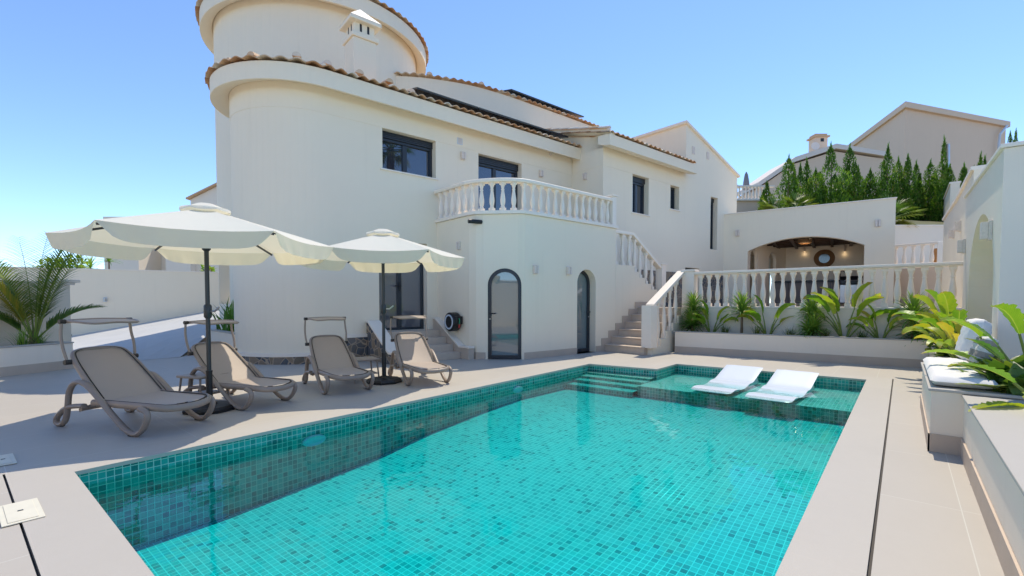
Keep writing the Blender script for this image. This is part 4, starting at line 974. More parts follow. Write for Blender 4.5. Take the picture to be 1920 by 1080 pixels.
# local frame: x along wall (camera left to right), -y... depth d maps to +y (away)
j0 = pp(1402,469)[0]; j1 = pp(1621,462)[0]; zsp = 3.14; zap = pp(1520,443)[1]
dep_sign = 1 if Vector((-math.sin(pth),math.cos(pth),0)).dot(_d)>0 else -1
pm = lambda u,d,z:(u,dep_sign*d,z)
PD = 3.6
mb = MB(); walk(mb, pm, 0, PLn, 1.0, 4.57, [(j0,j1,1.1,zap,'seg',zsp)], .26, [], back=.26)
mb.build('front_wall', M['plaster'], pav, recalc=False)
mb = MB(); mb.box((-.02,min(-.03*dep_sign,dep_sign*.29),4.572),(PLn+.03,max(-.03*dep_sign,dep_sign*.29),4.61)); mb.build('coping', M['paint'], pav, bevel=.006)
pav_m = Matrix.Translation((PA.x,PA.y,0)) @ Matrix.Rotation(pth,4,'Z'); pav_i = pav_m.inverted()
PW = lambda u,d,z: pav_m @ Vector((u,dep_sign*d,z))
L1_ = pav_i @ D(1472,566,20.4); PD = dep_sign*L1_.y; L0_ = Vector((j0-.14,dep_sign*.262,0)); L1_.z = 0
ix0,ix1 = L0_.x,j1+.6
mb = MB()
def bxd(u0,d0,z0,u1,d1,z1): mb.box((u0,min(dep_sign*d0,dep_sign*d1),z0),(u1,max(dep_sign*d0,dep_sign*d1),z1))
bxd(L1_.x-.1,PD,1.1,ix1,PD+.2,4.3); bxd(ix1,.262,1.1,ix1+.2,PD,4.3)
lwt = (L1_-L0_).normalized(); lwo = Vector((-lwt.y,lwt.x,0)); lwo = lwo if lwo.x < 0 else -lwo; lwL = (L1_-L0_).length
lw = lambda u,d,z: L0_+lwt*u+lwo*d+Vector((0,0,z))
def lwu(px):
    p = pav_i @ V(px,500,pav_m @ L0_,pav_m @ L1_); p.z = 0; return (p-L0_).dot(lwt)
zn = lambda px,py: V(px,py,pav_m @ L0_,pav_m @ L1_).z
nh = []
for a_,b_,yt in ((1406.5,1420.5,467.5),(1441.5,1455,473.5)):
    ua,ub_ = lwu(a_),lwu(b_); zt_ = zn((a_+b_)/2,yt); nh.append((ua,ub_,1.1,zt_,'arch',zt_-(ub_-ua)/2))
walk(mb, lw, 0, lwL, 1.1, 4.3, nh, .12)
mb.build('inner_wall', M['paint'], pav, recalc=False)
mb = MB(); mb.poly([lw(-.2,.75,1.1),lw(lwL+.3,.75,1.1),lw(lwL+.3,.75,3.2),lw(-.2,.75,3.2)]); mb.build('niche_back', M['paint'], pav)
mb = MB(); bxd(ix0+.02,.262,4.32,PLn,PD+.2,4.40); mb.build('roof_slab', M['plaster_cool'], pav)
mb = MB()
for k in range(7): bxd(ix0+.2+k*.62,.262,3.50,ix0+.30+k*.62,PD-.002,3.60)
for k in range(6): bxd(ix0+.001,.5+k*.55,3.52,ix1-.001,.58+k*.55,3.58)
mb.build('ceiling_beams', M['wood'], pav); mb = MB(); bxd(ix0+.001,.263,3.605,ix1-.001,PD-.001,3.64); mb.build('ceiling_boards', M['wood'], pav)
PW = lambda u,d,z: pav_m @ Vector((u,dep_sign*d,z))
pav_m = Matrix.Translation((PA.x,PA.y,0)) @ Matrix.Rotation(pth,4,'Z')
# pendant lamp
def inter(px,py,d):
    A2 = PW(0,d,0); B2 = PW(1,d,0); p = V(px,py,A2,B2); q = pav_m.inverted() @ p; return q.x, p.z
u_,z_ = inter(1509,452,.9)
pl_ = empty('pendant_lamp',PW(u_,.9,z_),0,'glowing woven rattan pendant lamp under the pavilion ceiling','lamp')
mb = MB(); mb.lathe([(.06,.12),(.20,.10),(.235,.02),(.225,-.06),(.15,-.10),(.13,-.10),(.20,-.055),(.215,.02),(.185,.085),(.06,.10)],n=24); mb.build('lamp_shade', M['wicker'], pl_, smooth=50)
mb = MB(); mb.lathe([(.0,-.05),(.05,-.03),(.06,.01),(.04,.05),(.0,.06)],n=14); mb.build('bulb', M['bulb'], pl_, smooth=60)
mb = MB(); mb.tube([(0,0,.12),(0,0,3.60-z_)],.008,6); mb.build('cord', M['black'], pl_)
ld = bpy.data.lights.new('pendant_light','POINT'); ld.energy=4; ld.color=(1,.68,.36); ld.shadow_soft_size=.12; lo = bpy.data.objects.new('pendant_light',ld); col.objects.link(lo); lo.location = PW(u_,.9,z_-.16)
# round mirror
u_,z_ = inter(1545.5,484.5,PD-.03)
mr = empty('round_mirror',PW(u_,PD-.003,z_),pth,'round mirror in a broad woven wicker frame on the pavilion back wall','mirror')
def disc_ring(r0,r1,h,n=32):
    mb = MB(); 
    for k in range(n):
        a,b = 2*math.pi*k/n,2*math.pi*(k+1)/n
        for (ra,ya),(rb,yb) in (((r0,0),(r0,-h)),((r0,-h),(r1,-h*.7)),((r1,-h*.7),(r1,0))):
            mb.poly([(ra*math.cos(a),dep_sign*ya,ra*math.sin(a)),(ra*math.cos(b),dep_sign*ya,ra*math.sin(b)),(rb*math.cos(b),dep_sign*yb,rb*math.sin(b)),(rb*math.cos(a),dep_sign*yb,rb*math.sin(a))])
    return mb
disc_ring(.19,.37,.05).build('wicker_frame', M['wicker'], mr, smooth=30)
mb = MB(); mb.poly([(.195*math.cos(2*math.pi*k/32),-dep_sign*.015,.195*math.sin(2*math.pi*k/32)) for k in range(32)]); mb.build('glass', M['mirror'], mr)
for k,px in enumerate((1509,1584)):
    u_,z_ = inter(px,466,PD); s = empty('wall_lamp',PW(u_,PD-.002,z_),pth,'lit slim spotlight on the pavilion back wall '+('left' if k==0 else 'right')+' of the mirror','wall lamp','spotlights on the pavilion back wall')
    mb = MB(); y0,y1 = sorted((0,-dep_sign*.10)); mb.lathe([(.035,-.14),(.035,.12)],(0,-dep_sign*.07,0),12); mb.box((-.02,min(0,-dep_sign*.06),-.03),(.02,max(0,-dep_sign*.06),.03)); mb.build('body', M['trav_light'], s)
    mb = MB(); mb.lathe([(0,-.150),(.028,-.146),(.028,-.1405)],(0,-dep_sign*.07,0),12); mb.build('bulb', M['spot_bulb'], s)
    ld = bpy.data.lights.new('spot_light','POINT'); ld.energy=.15; ld.color=(1,.75,.45); ld.shadow_soft_size=.03; lo = bpy.data.objects.new('spot_light',ld); col.objects.link(lo); lo.location = PW(u_,PD-.10,z_-.24)
# kitchen counter and stools inside
kt = empty('kitchen_counter',PW(0,0,1.1),pth,'long grey outdoor kitchen counter with a black top inside the pavilion','counter')
ku0 = inter(1452,560,2.3)[0]; ku1 = ix1-.05
def kb(mb,u0,d0,z0,u1,d1,z1): mb.box((u0,min(dep_sign*d0,dep_sign*d1),z0),(u1,max(dep_sign*d0,dep_sign*d1),z1))
nP = 7
for k in range(nP):
    mb = MB(); kb(mb,ku0+(ku1-ku0)*k/nP+.006,2.3,.10,ku0+(ku1-ku0)*(k+1)/nP-.006,2.85,.92); mb.build('cabinet_panel', M['fawn'], kt, bevel=.006)
mb = MB(); kb(mb,ku0-.05,2.22,.925,ku1,2.9,1.0); mb.build('worktop', M['black'], kt, bevel=.006)
mb = MB(); kb(mb,ku0,2.34,.0,ku1,2.8,.10); mb.build('plinth', M['skirt'], kt)
kf = inter(1576,500,2.5); mb = MB(); mb.tube(smooth_pts([(kf[0],dep_sign*2.75,1.0),(kf[0],dep_sign*2.75,1.28),(kf[0]+.08,dep_sign*2.75,1.36),(kf[0]+.16,dep_sign*2.75,1.26)],4),.014,8); mb.build('tap', M['black'], kt)
gq = inter(1600,560,2.0)[0]
bb = empty('barbecue',PW(gq,1.9,1.1),pth,'black lidded gas barbecue standing inside the right end of the arch','barbecue')
mb = MB(); mb.box((-.42,-.25,.12),(.42,.25,.78)); mb.build('cabinet', M['steel'], bb, bevel=.01)
mb = MB(); mb.sideprism([(-.28,.80),(.28,.80),(.28,.95),(.14,1.10),(-.14,1.10),(-.28,.95)], lambda u,z:(-.42,u,z), lambda u,z:(.42,u,z)); mb.build('lid', M['black'], bb, bevel=.02)
mb = MB(); mb.tube([(-.3,-dep_sign*.33,.93),(.3,-dep_sign*.33,.93)],.014,8); mb.build('handle', M['steel'], bb)

# ================================================================== WALL LAMPS, CAMERA, HOSE REEL
def sconce(p, nrm, lab, grp, w=.11, h=.20, d_=.09):
    n_ = Vector((nrm[0],nrm[1],0)).normalized(); rz = math.atan2(n_.y,n_.x)
    r = empty('wall_light',p,rz,lab,'wall light',grp)
    mb = MB(); mb.box((.001,-w/2,-h/2),(d_*.35,w/2,h/2)); mb.build('back_block', M['trav_light'], r, bevel=.004)
    mb = MB(); mb.box((d_*.35+.001,-w/2,-h/2+.015),(d_,-w*.06,h/2-.015)); mb.box((d_*.35+.001,w*.06,-h/2+.015),(d_,w/2,h/2-.015)); mb.build('stone_face', M['trav_light'], r, bevel=.004)
    return r
FN = -HN; LFn = -HC
gu = 'wall lights on the upper facade'; gd = 'wall lights on the terrace wall'
s,z = LF(866.6,292.6,0); sconce(HS(s,0,z),FN,'small stone wall light between the big window and the balcony door',gu)
s,z = LF(1012.7,326,0); sconce(HS(s,0,z),FN,'small stone wall light right of the balcony door',gu)
o,z = LS(1098,331,7.9); sconce(HS(7.9,o,z),LFn,'small stone wall light on the corner wall right of the balcony',gu)
for px,py,lab in ((1001.8,505.5,'stone wall light right of the wider arched door'),(1064,508,'stone wall light left of the narrow arched door')):
    s,z = LF(px,py,-2.24); sconce(HS(s,-2.243,z),FN,lab,gd)
lwa,lwb = HS(3.18,0),HS(3.26,-1.5); lwn = Vector((lwb.y-lwa.y,-(lwb.x-lwa.x),0)).normalized()
if lwn.dot(_c-lwa) < 0: lwn = -lwn
p = V(863.7,461,lwa,lwb); sconce(p,lwn,'stone wall light high on the terrace side wall above the hose reel',gd)
gpv = 'wall lights on the pavilion front'
for px,py,lab in ((1383,437,'small wall light at the left of the pavilion arch'),(1646,419,'small wall light at the right of the pavilion arch')):
    p = V(px,py,PA,PB); sconce(p-Vector((-math.sin(pth),math.cos(pth),0))*dep_sign*.002,-Vector((-math.sin(pth),math.cos(pth),0))*dep_sign,lab,gpv,.14,.24)
gn = 'stone wall lights on the garden walls'
p = V(1860,432,(0,YW),(1,YW)); sconce(p,(0,1),'largest travertine wall light on the niche wall, right of the niche',gn,.12,.23,.10)
p = V(1804,467,(0,YW),(1,YW)); sconce((xf-.22,YW,p.z),(0,1),'grey stone wall light at the far edge of the niche wall',gn,.12,.24,.10)
for px,py,lab in ((1789,438,'lower small stone light on the stepped wall'),(1801.5,424,'upper small stone light on the stepped wall beside the niche wall')):
    p = V(px,py,(0,-.9),(1,-.9)); sconce(p,(0,1),lab,gn,.16,.22,.10)
s,z = LF(862,265,0); vt = empty('vent_plate',HS(s,0,z),math.atan2(FN.y,FN.x),'square white vent plate on the facade above the small stone light','vent')
mb = MB(); mb.box((0.001,-.08,-.08),(.014,.08,.08)); mb.build('frame', M['white_plastic'], vt, bevel=.003); mb = MB(); [mb.box((.0145,-.065,-.06+k*.024),(.022,.065,-.048+k*.024)) for k in range(6)]; mb.build('louvre', M['trav_light'], vt)
s,z = LF(1031,289,0); cm_ = empty('small_camera',HS(s,0,z),math.atan2(FN.y,FN.x),'tiny pale fixture below the eave right of the balcony door','fixture')
mb = MB(); mb.lathe([(.05,0),(.05,.03),(.035,.055),(0,.06)],n=14); mb.m=None; o=mb.build('body', M['trav_light'], cm_, smooth=40); o.rotation_euler=(0,R(90),0)
# black security camera tube on the chamfer
p = V(889,416.7,HS(3.26,-1.5),HS(3.36,-1.63)); sc_ = empty('security_camera',p,math.atan2(FN.y,FN.x)+R(-18),'black tube shaped camera on the terrace wall under the balustrade','camera')
mb = MB(); mb.tube([(.09,-.16,0),(.09,.14,0)],.045,14); mb.build('housing', M['black'], sc_, smooth=40)
mb = MB(); mb.tube([(-.02,0,0),(.06,0,0)],.022,8); mb.lathe([(.04,-.012),(.04,.012)],(-.0,0,0),10); mb.build('bracket', M['black'], sc_)
mb = MB(); mb.tube([(.09,.141,0),(.09,.15,0)],.032,14); mb.build('lens', M['grey_metal'], sc_)
# hose reel
p = V(860,603,lwa,lwb); hr = empty('hose_reel',p+lwn*.0,math.atan2(lwn.y,lwn.x),'black wall mounted hose reel with a white ring beside the steps','hose reel')
mb = MB(); n=24
oct_ = [(.195*math.cos(2*math.pi*k/n)*(1 if k%2 else 1),.215*math.sin(2*math.pi*k/n)) for k in range(n)]
mb.sideprism(oct_, lambda u,z:(.06,u,z), lambda u,z:(.27,u,z)); mb.box((.0,-.09,-.16),(.062,.09,.16)); mb.build('drum_housing', M['black'], hr, bevel=.02)
def ringx(r0,r1,x0,x1,n=32):
    mb = MB()
    for k in range(n):
        a,b = 2*math.pi*k/n,2*math.pi*(k+1)/n
        P=lambda r,x,t:(x,r*math.cos(t),r*math.sin(t)*1.08)
        for (ra,xa),(rb,xb) in (((r0,x0),(r0,x1)),((r0,x1),(r1,x1)),((r1,x1),(r1,x0))): mb.poly([P(ra,xa,a),P(ra,xa,b),P(rb,xb,b),P(rb,xb,a)])
    return mb
ringx(.125,.155,.268,.283).build('white_ring', M['white_plastic'], hr, smooth=40)
mb = MB(); mb.box((.05,.12,-.05),(.24,.225,.13)); mb.build('outlet_box', M['black'], hr, bevel=.015)
mb = MB(); mb.tube(smooth_pts([(.16,.228,.08),(.16,.25,.05),(.16,.245,0),(.16,.24,-.05)],4),.012,8); mb.build('hose_end', M['green'], hr); mb = MB(); mb.tube([(.16,.24,-.05),(.16,.235,-.13)],.018,8); mb.build('nozzle', M['red'], hr)

# ================================================================== SUN LOUNGERS
def make_lounger():
    r = empty('sun_lounger'); W = .315
    top = Vector((-1.08,0,.755)); piv = Vector((-.50,0,.275)); bd = (top-piv).normalized(); bn = Vector((-bd.z,0,bd.x)); bn = bn if bn.z>0 else -bn
    fr = MB()
    # seat frame: U-shaped rim round the foot end
    rim = [(-.66,-W+.03,.262),(.04,-W+.03,.272),(.20,-W+.05,.268),(.285,-W+.14,.25),(.315,0,.243),(.285,W-.14,.25),(.20,W-.05,.268),(.04,W-.03,.272),(-.66,W-.03,.262)]
    fr.tube(smooth_pts(rim,5),.024,8,up=(0,0,1),flat=1.4)
    fr.build('seat_frame', M['taupe'], r, smooth=50)
    for sgn in (-1,1):
        y = sgn*(W+.012); sd = MB()
        # one ribbon: rear loop, armrest, sloping strut, front loop, back to the seat rim
        path = [(-.72,.235),(-.98,.20),(-1.14,.10),(-1.165,.035),(-1.10,.018),(-1.02,.07),(-.98,.20),(-.945,.36),(-.86,.455),(-.74,.465),(-.60,.40),(-.38,.235),(-.16,.075),(-.03,.022),(.06,.03),(.135,.09),(.185,.18),(.17,.24),(.09,.266)]
        sd.tube(smooth_pts([(x,y,z) for x,z in path],5),.024,8,up=(0,1,0),flat=1.25); sd.build('side_frame', M['taupe'], r, smooth=50)
        ft = MB(); ft.box((-.06,y-.022,0),(.02,y+.022,.03)); ft.box((-1.13,y-.02,0),(-1.07,y+.02,.025)); ft.build('rubber_foot', M['black'], r)
    bk = MB(); hw = .285; L = (top-piv).length
    def bp_(u,v): return piv+bd*v+Vector((0,u,0))
    rimb = [(-hw-.01,0),(-hw,.35),(-hw+.03,L-.10),(-hw+.10,L-.01),(0,L+.012),(hw-.10,L-.01),(hw-.03,L-.10),(hw,.35),(hw+.01,0)]
    bk.tube(smooth_pts([bp_(u,v) for u,v in rimb],5),.023,8,up=tuple(bn),flat=1.3); bk.build('back_frame', M['taupe'], r, smooth=50)
    us=[-1+.2*k for k in range(11)]
    sb = MB(); 
    def backf(u,v):
        hwv = (hw-.005)*(1 if v<.8 else math.sqrt(max(.02,1-((v-.8)/.2)**2*.30))); q = bp_(u*hwv, v*(L-.015)+.0); return q-bn*(.028*(1-u*u)*math.sin(math.pi*min(1,v*.9+.1)))+bn*.012
    sb.grid(backf,us,[k/10 for k in range(11)]); s1=sb.build('back_sling', M['sling'], r, smooth=80)
    pi_ = MB(); pi_.tube(smooth_pts([Vector(bp_(u*.93,.03+v*.955))+bn*.022 for u,v in rimb],5),.0055,6); pi_.build('piping', M['taupe_dark'], s1)
    ss = MB()
    def seatf(u,v):
        x = -.50+v*.795; hwv = (W-.045) if v<.72 else (W-.045)*math.sqrt(max(.03,1-((v-.72)/.28)**2*.86)); return (x,u*hwv,.292+.0*(v)-.018*(1-u*u)*math.sin(math.pi*v)-.014*max(0,v-.7))
    ss.grid(seatf,us,[k/14 for k in range(15)]); s2=ss.build('seat_sling', M['sling'], r, smooth=80)
    pi_ = MB(); pi_.tube(smooth_pts([(x+(.0 if abs(yy)>.2 else -.03),yy*.93,zz_+.028) for x,yy,zz_ in rim[0:]],5),.0055,6); pi_.build('piping', M['taupe_dark'], s2)
    st_ = MB(); st_.bar((-.80,-W,.19),(-.80,W,.19),.04,.03); st_.bar((-.62,-.25,.26),(-.92,-.25,.16),.03,.03); st_.bar((-.62,.25,.26),(-.92,.25,.16),.03,.03); st_.build('recline_bar', M['taupe'], r)
    cn = MB()
    for sgn in (-1,1):
        cn2 = MB(); cn2.tube(smooth_pts([(-.985,sgn*(hw+.03),.66),(-1.02,sgn*(hw+.045),.80),(-1.055,sgn*(hw+.04),.93),(-1.06,sgn*(hw+.03),1.065)],4),.014,8); cn2.build('canopy_arm', M['taupe'], r, smooth=50)
        k2 = MB(); k2.tube([(-.985,sgn*(hw-.01),.655),(-.985,sgn*(hw+.055),.655)],.026,10); k2.build('hinge_knob', M['taupe_dark'], r); k2 = MB(); k2.tube([(-1.06,sgn*(hw+.0),1.065),(-1.06,sgn*(hw+.05),1.065)],.024,10); k2.build('hinge_knob', M['taupe_dark'], r)
    cn.tube(smooth_pts([(-1.06,-hw-.02,1.065),(-1.06,0,1.075),(-1.06,hw+.02,1.065)],5),.018,8,flat=1.1)
    def cf(u,v): return (-1.06+v*.30,u*(hw-.01)*(1-.12*v**4),1.072+.010*(1-u*u)-.03*v*v)
    c_ = MB(); c_.grid(cf,us,[k/6 for k in range(7)]); cn.tube(smooth_pts([cf(-1,0),cf(-1,.6),cf(-.8,1),cf(0,1),cf(.8,1),cf(1,.6),cf(1,0)],4),.012,6)
    cn.build('canopy_frame', M['taupe'], r, smooth=50); c_.build('canopy', M['sling'], r, smooth=60)
    return r
L0 = make_lounger()
LN = [((1.40,5.585),-69.5,'taupe sun lounger nearest the camera, fully in the shade of the larger parasol',.985),((2.45,5.93),-74,'taupe sun lounger behind the near parasol pole, its backrest half sunlit',.93),((3.555,5.935),-103,'shaded taupe sun lounger left of the far parasol pole',.93),((4.68,5.545),-111,'pale sunlit sun lounger right of the far parasol pole',.93)]
for k,((x,y),a,lab,sc_l) in enumerate(LN):
    o = L0 if k==0 else copy_tree(L0); o.location=(x,y,.004); o.rotation_euler=(0,0,R(a)); o.scale=(sc_l,)*3
    tag(o,lab,'sun lounger','sun loungers on the deck')
def side_table(loc, rz, lab, w=.40, h=.36):
    r = empty('side_table',loc,rz,lab,'side table','side tables between loungers')
    mb = MB(); mb.box((-w/2,-w/2,h-.03),(w/2,w/2,h)); mb.build('table_top', M['taupe'], r, bevel=.012)
    for sx in (-1,1):
        for sy in (-1,1): mb = MB(); mb.tube([(sx*(w/2-.04),sy*(w/2-.04),h-.03),(sx*(w/2-.01),sy*(w/2-.01),0)],.013,6); mb.build('leg', M['taupe'], r)
    mb = MB(); mb.box((-w/2+.03,-w/2+.03,.12),(w/2-.03,w/2-.03,.135)); mb.build('shelf', M['taupe'], r)
side_table((2.02,6.62,.003),R(-70),'small taupe side table between the two near loungers')
side_table((4.22,6.55,.003),R(-107),'small taupe side table between the two far loungers')

# ================================================================== PARASOLS
def make_parasol(name, base, phase, Rr, ze, zt, lab, crank):
    r = empty(name,base,0,lab,'parasol','cream parasols over the loungers')
    mb = MB(); mb.lathe([(.0,0),(.27,.0),(.275,.03),(.25,.06),(.09,.075),(.055,.10),(.0,.10)],n=8); mb.build('base', M['black'], r, smooth=30)
    mb = MB(); mb.lathe([(.033,.08),(.033,.44),(.036,.44),(.036,.46),(.0,.46)],n=12); mb.build('base_tube', M['black'], r, smooth=40)
    mb = MB(); mb.lathe([(.0,.46),(.024,.46),(.024,zt-.06),(.0,zt-.05)],n=14); mb.build('pole', M['grey_metal'], r, smooth=40)
    mb = MB(); mb.lathe([(.03,1.06),(.042,1.08),(.042,1.20),(.03,1.22)],n=12); hs = mb.build('crank_housing', M['grey_metal'], r, smooth=40)
    mb = MB(); a = crank; mb.tube([(0.03*math.cos(a),.03*math.sin(a),1.14),(.09*math.cos(a),.09*math.sin(a),1.14),(.15*math.cos(a),.15*math.sin(a),1.19)],.011,8); mb.build('crank', M['steel'], hs, smooth=40)
    mb = MB(); mb.lathe([(.025,ze-.12),(.045,ze-.10),(.045,ze-.02),(.03,ze)],n=12); mb.build('hub', M['grey_metal'], r)
    cn = [Vector((Rr*math.cos(phase+k*math.pi/3),Rr*math.sin(phase+k*math.pi/3),ze)) for k in range(6)]
    apex = Vector((0,0,zt-.02)); cv = MB()
    for k in range(6):
        a,b = cn[k],cn[(k+1)%6]; rows=[]
        for i in range(11):
            v = .12+.88*i/10; row=[]
            for j in range(9):
                u=j/8; e = a.lerp(b,u); q = apex.lerp(e,v); q.z -= .032*v*(1-(2*u-1)**2)*1.0 + .02*math.sin(math.pi*v)*0; 
                c2 = Vector((q.x,q.y,0)); sc = 1-.045*(1-(2*u-1)**2)*v; q.x*=sc; q.y*=sc; row.append(q)
            rows.append([cv.vert(q) for q in row])
        for i in range(10):
            for j in range(8): cv.face([rows[i][j],rows[i][j+1],rows[i+1][j+1],rows[i+1][j]])
    co_ = cv.build('canopy', M['canvas'], r, smooth=25, recalc=False)
    for k in range(6):                       # valance: six loose flaps
        a,b = cn[k],cn[(k+1)%6]; vb = MB(); nrm = ((a+b)/2); nrm.z=0; nrm.normalize(); ph=random.random()*6
        def vf(u,v):
            u2 = .5+(u-.5)*(1-.16*v); q = a.lerp(b,u2); e_=(1-(2*u2-1)**2); q.z -= .032*e_; sc=1-.045*e_; q.x*=sc; q.y*=sc
            rip = .007*math.sin(u*26+ph)*v+.005*math.sin(u*71+ph)*v
            edge = 1-.28*abs(2*u-1)**9
            return q+nrm*(rip+.015*v)-_z*(v*.165*edge)
        vb.grid(vf,[j/30 for j in range(31)],[0,.25,.5,.75,1]); vb.build('valance', M['valance'], co_, smooth=80, recalc=False)
    vt_ = MB()                               # vent cap
    for k in range(6):
        a_,b_ = [phase+q*math.pi/3 for q in (k,k+1)]
        P = lambda rr,t,z:(rr*math.cos(t),rr*math.sin(t),z)
        for (r0,z0),(r1,z1) in (((.0,zt+.035),(.08,zt+.03)),((.08,zt+.03),(.245,zt-.03)),((.245,zt-.03),(.25,zt-.05))):
            for q in range(4):
                t0=a_+(b_-a_)*q/4; t1=a_+(b_-a_)*(q+1)/4; sg=lambda t:-.018*math.sin(math.pi*((t-a_)/(b_-a_)))
                vt_.poly([P(r0,t0,z0),P(r0,t1,z0),P(r1,t1,z1+sg(t1)*(r1>.2)),P(r1,t0,z1+sg(t0)*(r1>.2))])
    vt_.build('vent_cap', M['canvas'], co_, smooth=40, recalc=False)
    for k in range(6):
        e = apex.lerp(cn[k],.985)-_z*.035; mb = MB(); mb.bar(apex-_z*.06,e,.014,.022); rb = mb.build('rib', M['grey_metal'], r)
        mid = apex.lerp(cn[k],.45)-_z*.05; mb = MB(); mb.bar(Vector((.035*math.cos(phase+k*math.pi/3),.035*math.sin(phase+k*math.pi/3),ze-.06)),mid,.012,.016); mb.build('strut', M['grey_metal'], rb)
    return r
make_parasol('parasol',(1.93,6.13,.003),R(37),1.37,1.945,2.33,'larger near cream parasol standing between the two near loungers',R(-60))
make_parasol('parasol',(4.34,6.18,.003),R(23),1.27,1.955,2.33,'farther cream parasol standing between the two far loungers',R(-30))

# ================================================================== WHITE IN-WATER LOUNGERS
def wl_make():
    r = empty('water_lounger'); W=.33
    prof = [(0,.035),(.10,.085),(.22,.115),(.36,.10),(.50,.065),(.64,.05),(.78,.075),(.92,.135),(1.02,.165),(1.12,.155),(1.22,.15),(1.30,.20),(1.42,.30),(1.56,.43),(1.70,.55),(1.745,.585),(1.765,.59)]
    prof = [(0,.03),(.08,.075),(.20,.105),(.34,.085),(.50,.04),(.66,.03),(.80,.065),(.93,.12),(1.04,.13),(1.12,.13),(1.22,.185),(1.38,.30),(1.56,.43),(1.72,.545),(1.76,.57)]
    P = smooth_pts([(x,0,z) for x,z in prof],4); n=len(P); mb = MB()
    def f(i,j,s):
        q=P[i]; t=i/(n-1); w = W*(1-.32*max(0,(t-.955)/.045)**2)*(1-.22*max(0,(.05-t)/.05)**2); u=-1+2*j/12
        nrm = (P[min(i+1,n-1)]-P[max(i-1,0)]).normalized(); nrm = Vector((-nrm.z,0,nrm.x)); th=.022*math.sqrt(max(0,1-abs(u)**6)); lip=.018*abs(u)**5
        return q+Vector((0,u*w,0))+nrm*(s*th+lip)
    for s in (1,-1): mb.grid(lambda a,b:f(a,b,s),list(range(n)),list(range(13)))
    mb.grid(lambda a,b:f(0,a,1 if b else -1),list(range(13)),[0,1]); mb.grid(lambda a,b:f(n-1,a,1 if b else -1),list(range(13)),[0,1])
    mb.build('shell', M['white_plastic'], r, smooth=50)
    for s in (-1,1):
        mb = MB(); mb.sideprism([(1.02,.115),(1.18,.145),(1.44,.33),(1.62,-.02),(1.55,-.04),(1.0,-.02)], lambda u,z:(u,s*(W-.03),z), lambda u,z:(u,s*(W-.075),z)); mb.build('side_support', M['white_plastic'], r, bevel=.015)
        mb = MB(); mb.sideprism([(.42,.045),(.80,.05),(.86,-.03),(.36,-.03)], lambda u,z:(u,s*(W-.05),z), lambda u,z:(u,s*(W-.09),z)); mb.build('front_support', M['white_plastic'], r, bevel=.012)
    return r
wlo = wl_make()
for k,(x,y,a,lab) in enumerate(((7.58,2.28,-3,'white moulded lounger standing in the shallow pool shelf, farther from the right pool edge'),(7.47,1.46,-4,'white moulded lounger standing in the shallow pool shelf, nearer the right pool edge'))):
    o = wlo if k==0 else copy_tree(wlo); o.location=(x,y,-.168); o.rotation_euler=(0,0,R(a)); o.scale=(.98,.95,.43); tag(o,lab,'pool lounger','white loungers in the water')

# ================================================================== LEFT: planter, palm, gate pier, walls
lpA, lpB = G(-60,714), G(138,690.5); lpd = (lpB-lpA); lpl = lpd.length; lpa = math.atan2(lpd.y,lpd.x)
lp_ = empty('left_planter',lpA,lpa,'white planter box with a tan skirting holding the palm at the left edge','planter')
hz0 = .475
mb = MB(); mb.box((0,0,0),(lpl,.14,hz0)); mb.box((lpl-.14,.141,0),(lpl-.001,1.15,hz0)); mb.build('box_wall', M['plaster_cool'], lp_)
mb = MB(); mb.box((-.01,-.015,hz0+.002),(lpl+.015,.16,hz0+.025)); mb.box((lpl-.16,.161,hz0+.002),(lpl+.015,1.15,hz0+.025)); mb.build('coping', M['coping'], lp_, bevel=.004)
mb = MB(); mb.box((0,-.012,0),(lpl+.012,-.001,.16)); mb.box((lpl+.001,0,0),(lpl+.012,1.15,.16)); mb.build('skirting', M['skirt'], lp_)
mb = MB(); mb.poly([(0,.13,.42),(lpl-.1,.13,.42),(lpl-.1,1.15,.42),(0,1.15,.42)]); mb.build('soil', M['soil'], lp_)
lpm = Matrix.Translation(lpA) @ Matrix.Rotation(lpa,4,'Z')
gw = empty('gate_wall',lpm @ Vector((0,1.16,0)),lpa,'grey shaded garden wall ending in a capped pier behind the palm','wall')
wz = D(60,530,9.9).z; gx = (lpm.inverted() @ V(133,600,lpm @ Vector((0,1.16,0)),lpm @ Vector((1,1.16,0)))).x
mb = MB(); mb.box((-1.2,0,0),(gx,.22,wz)); mb.build('wall', M['plaster_cool'], gw)
mb = MB(); mb.box((gx-.34,-.06,wz+.002),(gx+.16,.34,wz+.06)); mb.box((gx-.30,-.03,wz-.05),(gx+.08,.30,wz)); mb.build('pier_cap', M['paint'], gw, bevel=.006)
gt = empty('gate',lpm @ Vector((gx+.03,1.30,0)),lpa,'narrow edge of a black metal gate hung on the capped pier','gate')
mb = MB(); mb.box((0,0,.1),(.035,.9,wz-.12)); mb.build('gate_leaf', M['anthracite'], gt)
for z in (.55,1.0): mb = MB(); mb.tube([(.02,-.05,z),(.02,.0,z)],.02,8); mb.build('hinge', M['black'], gt)
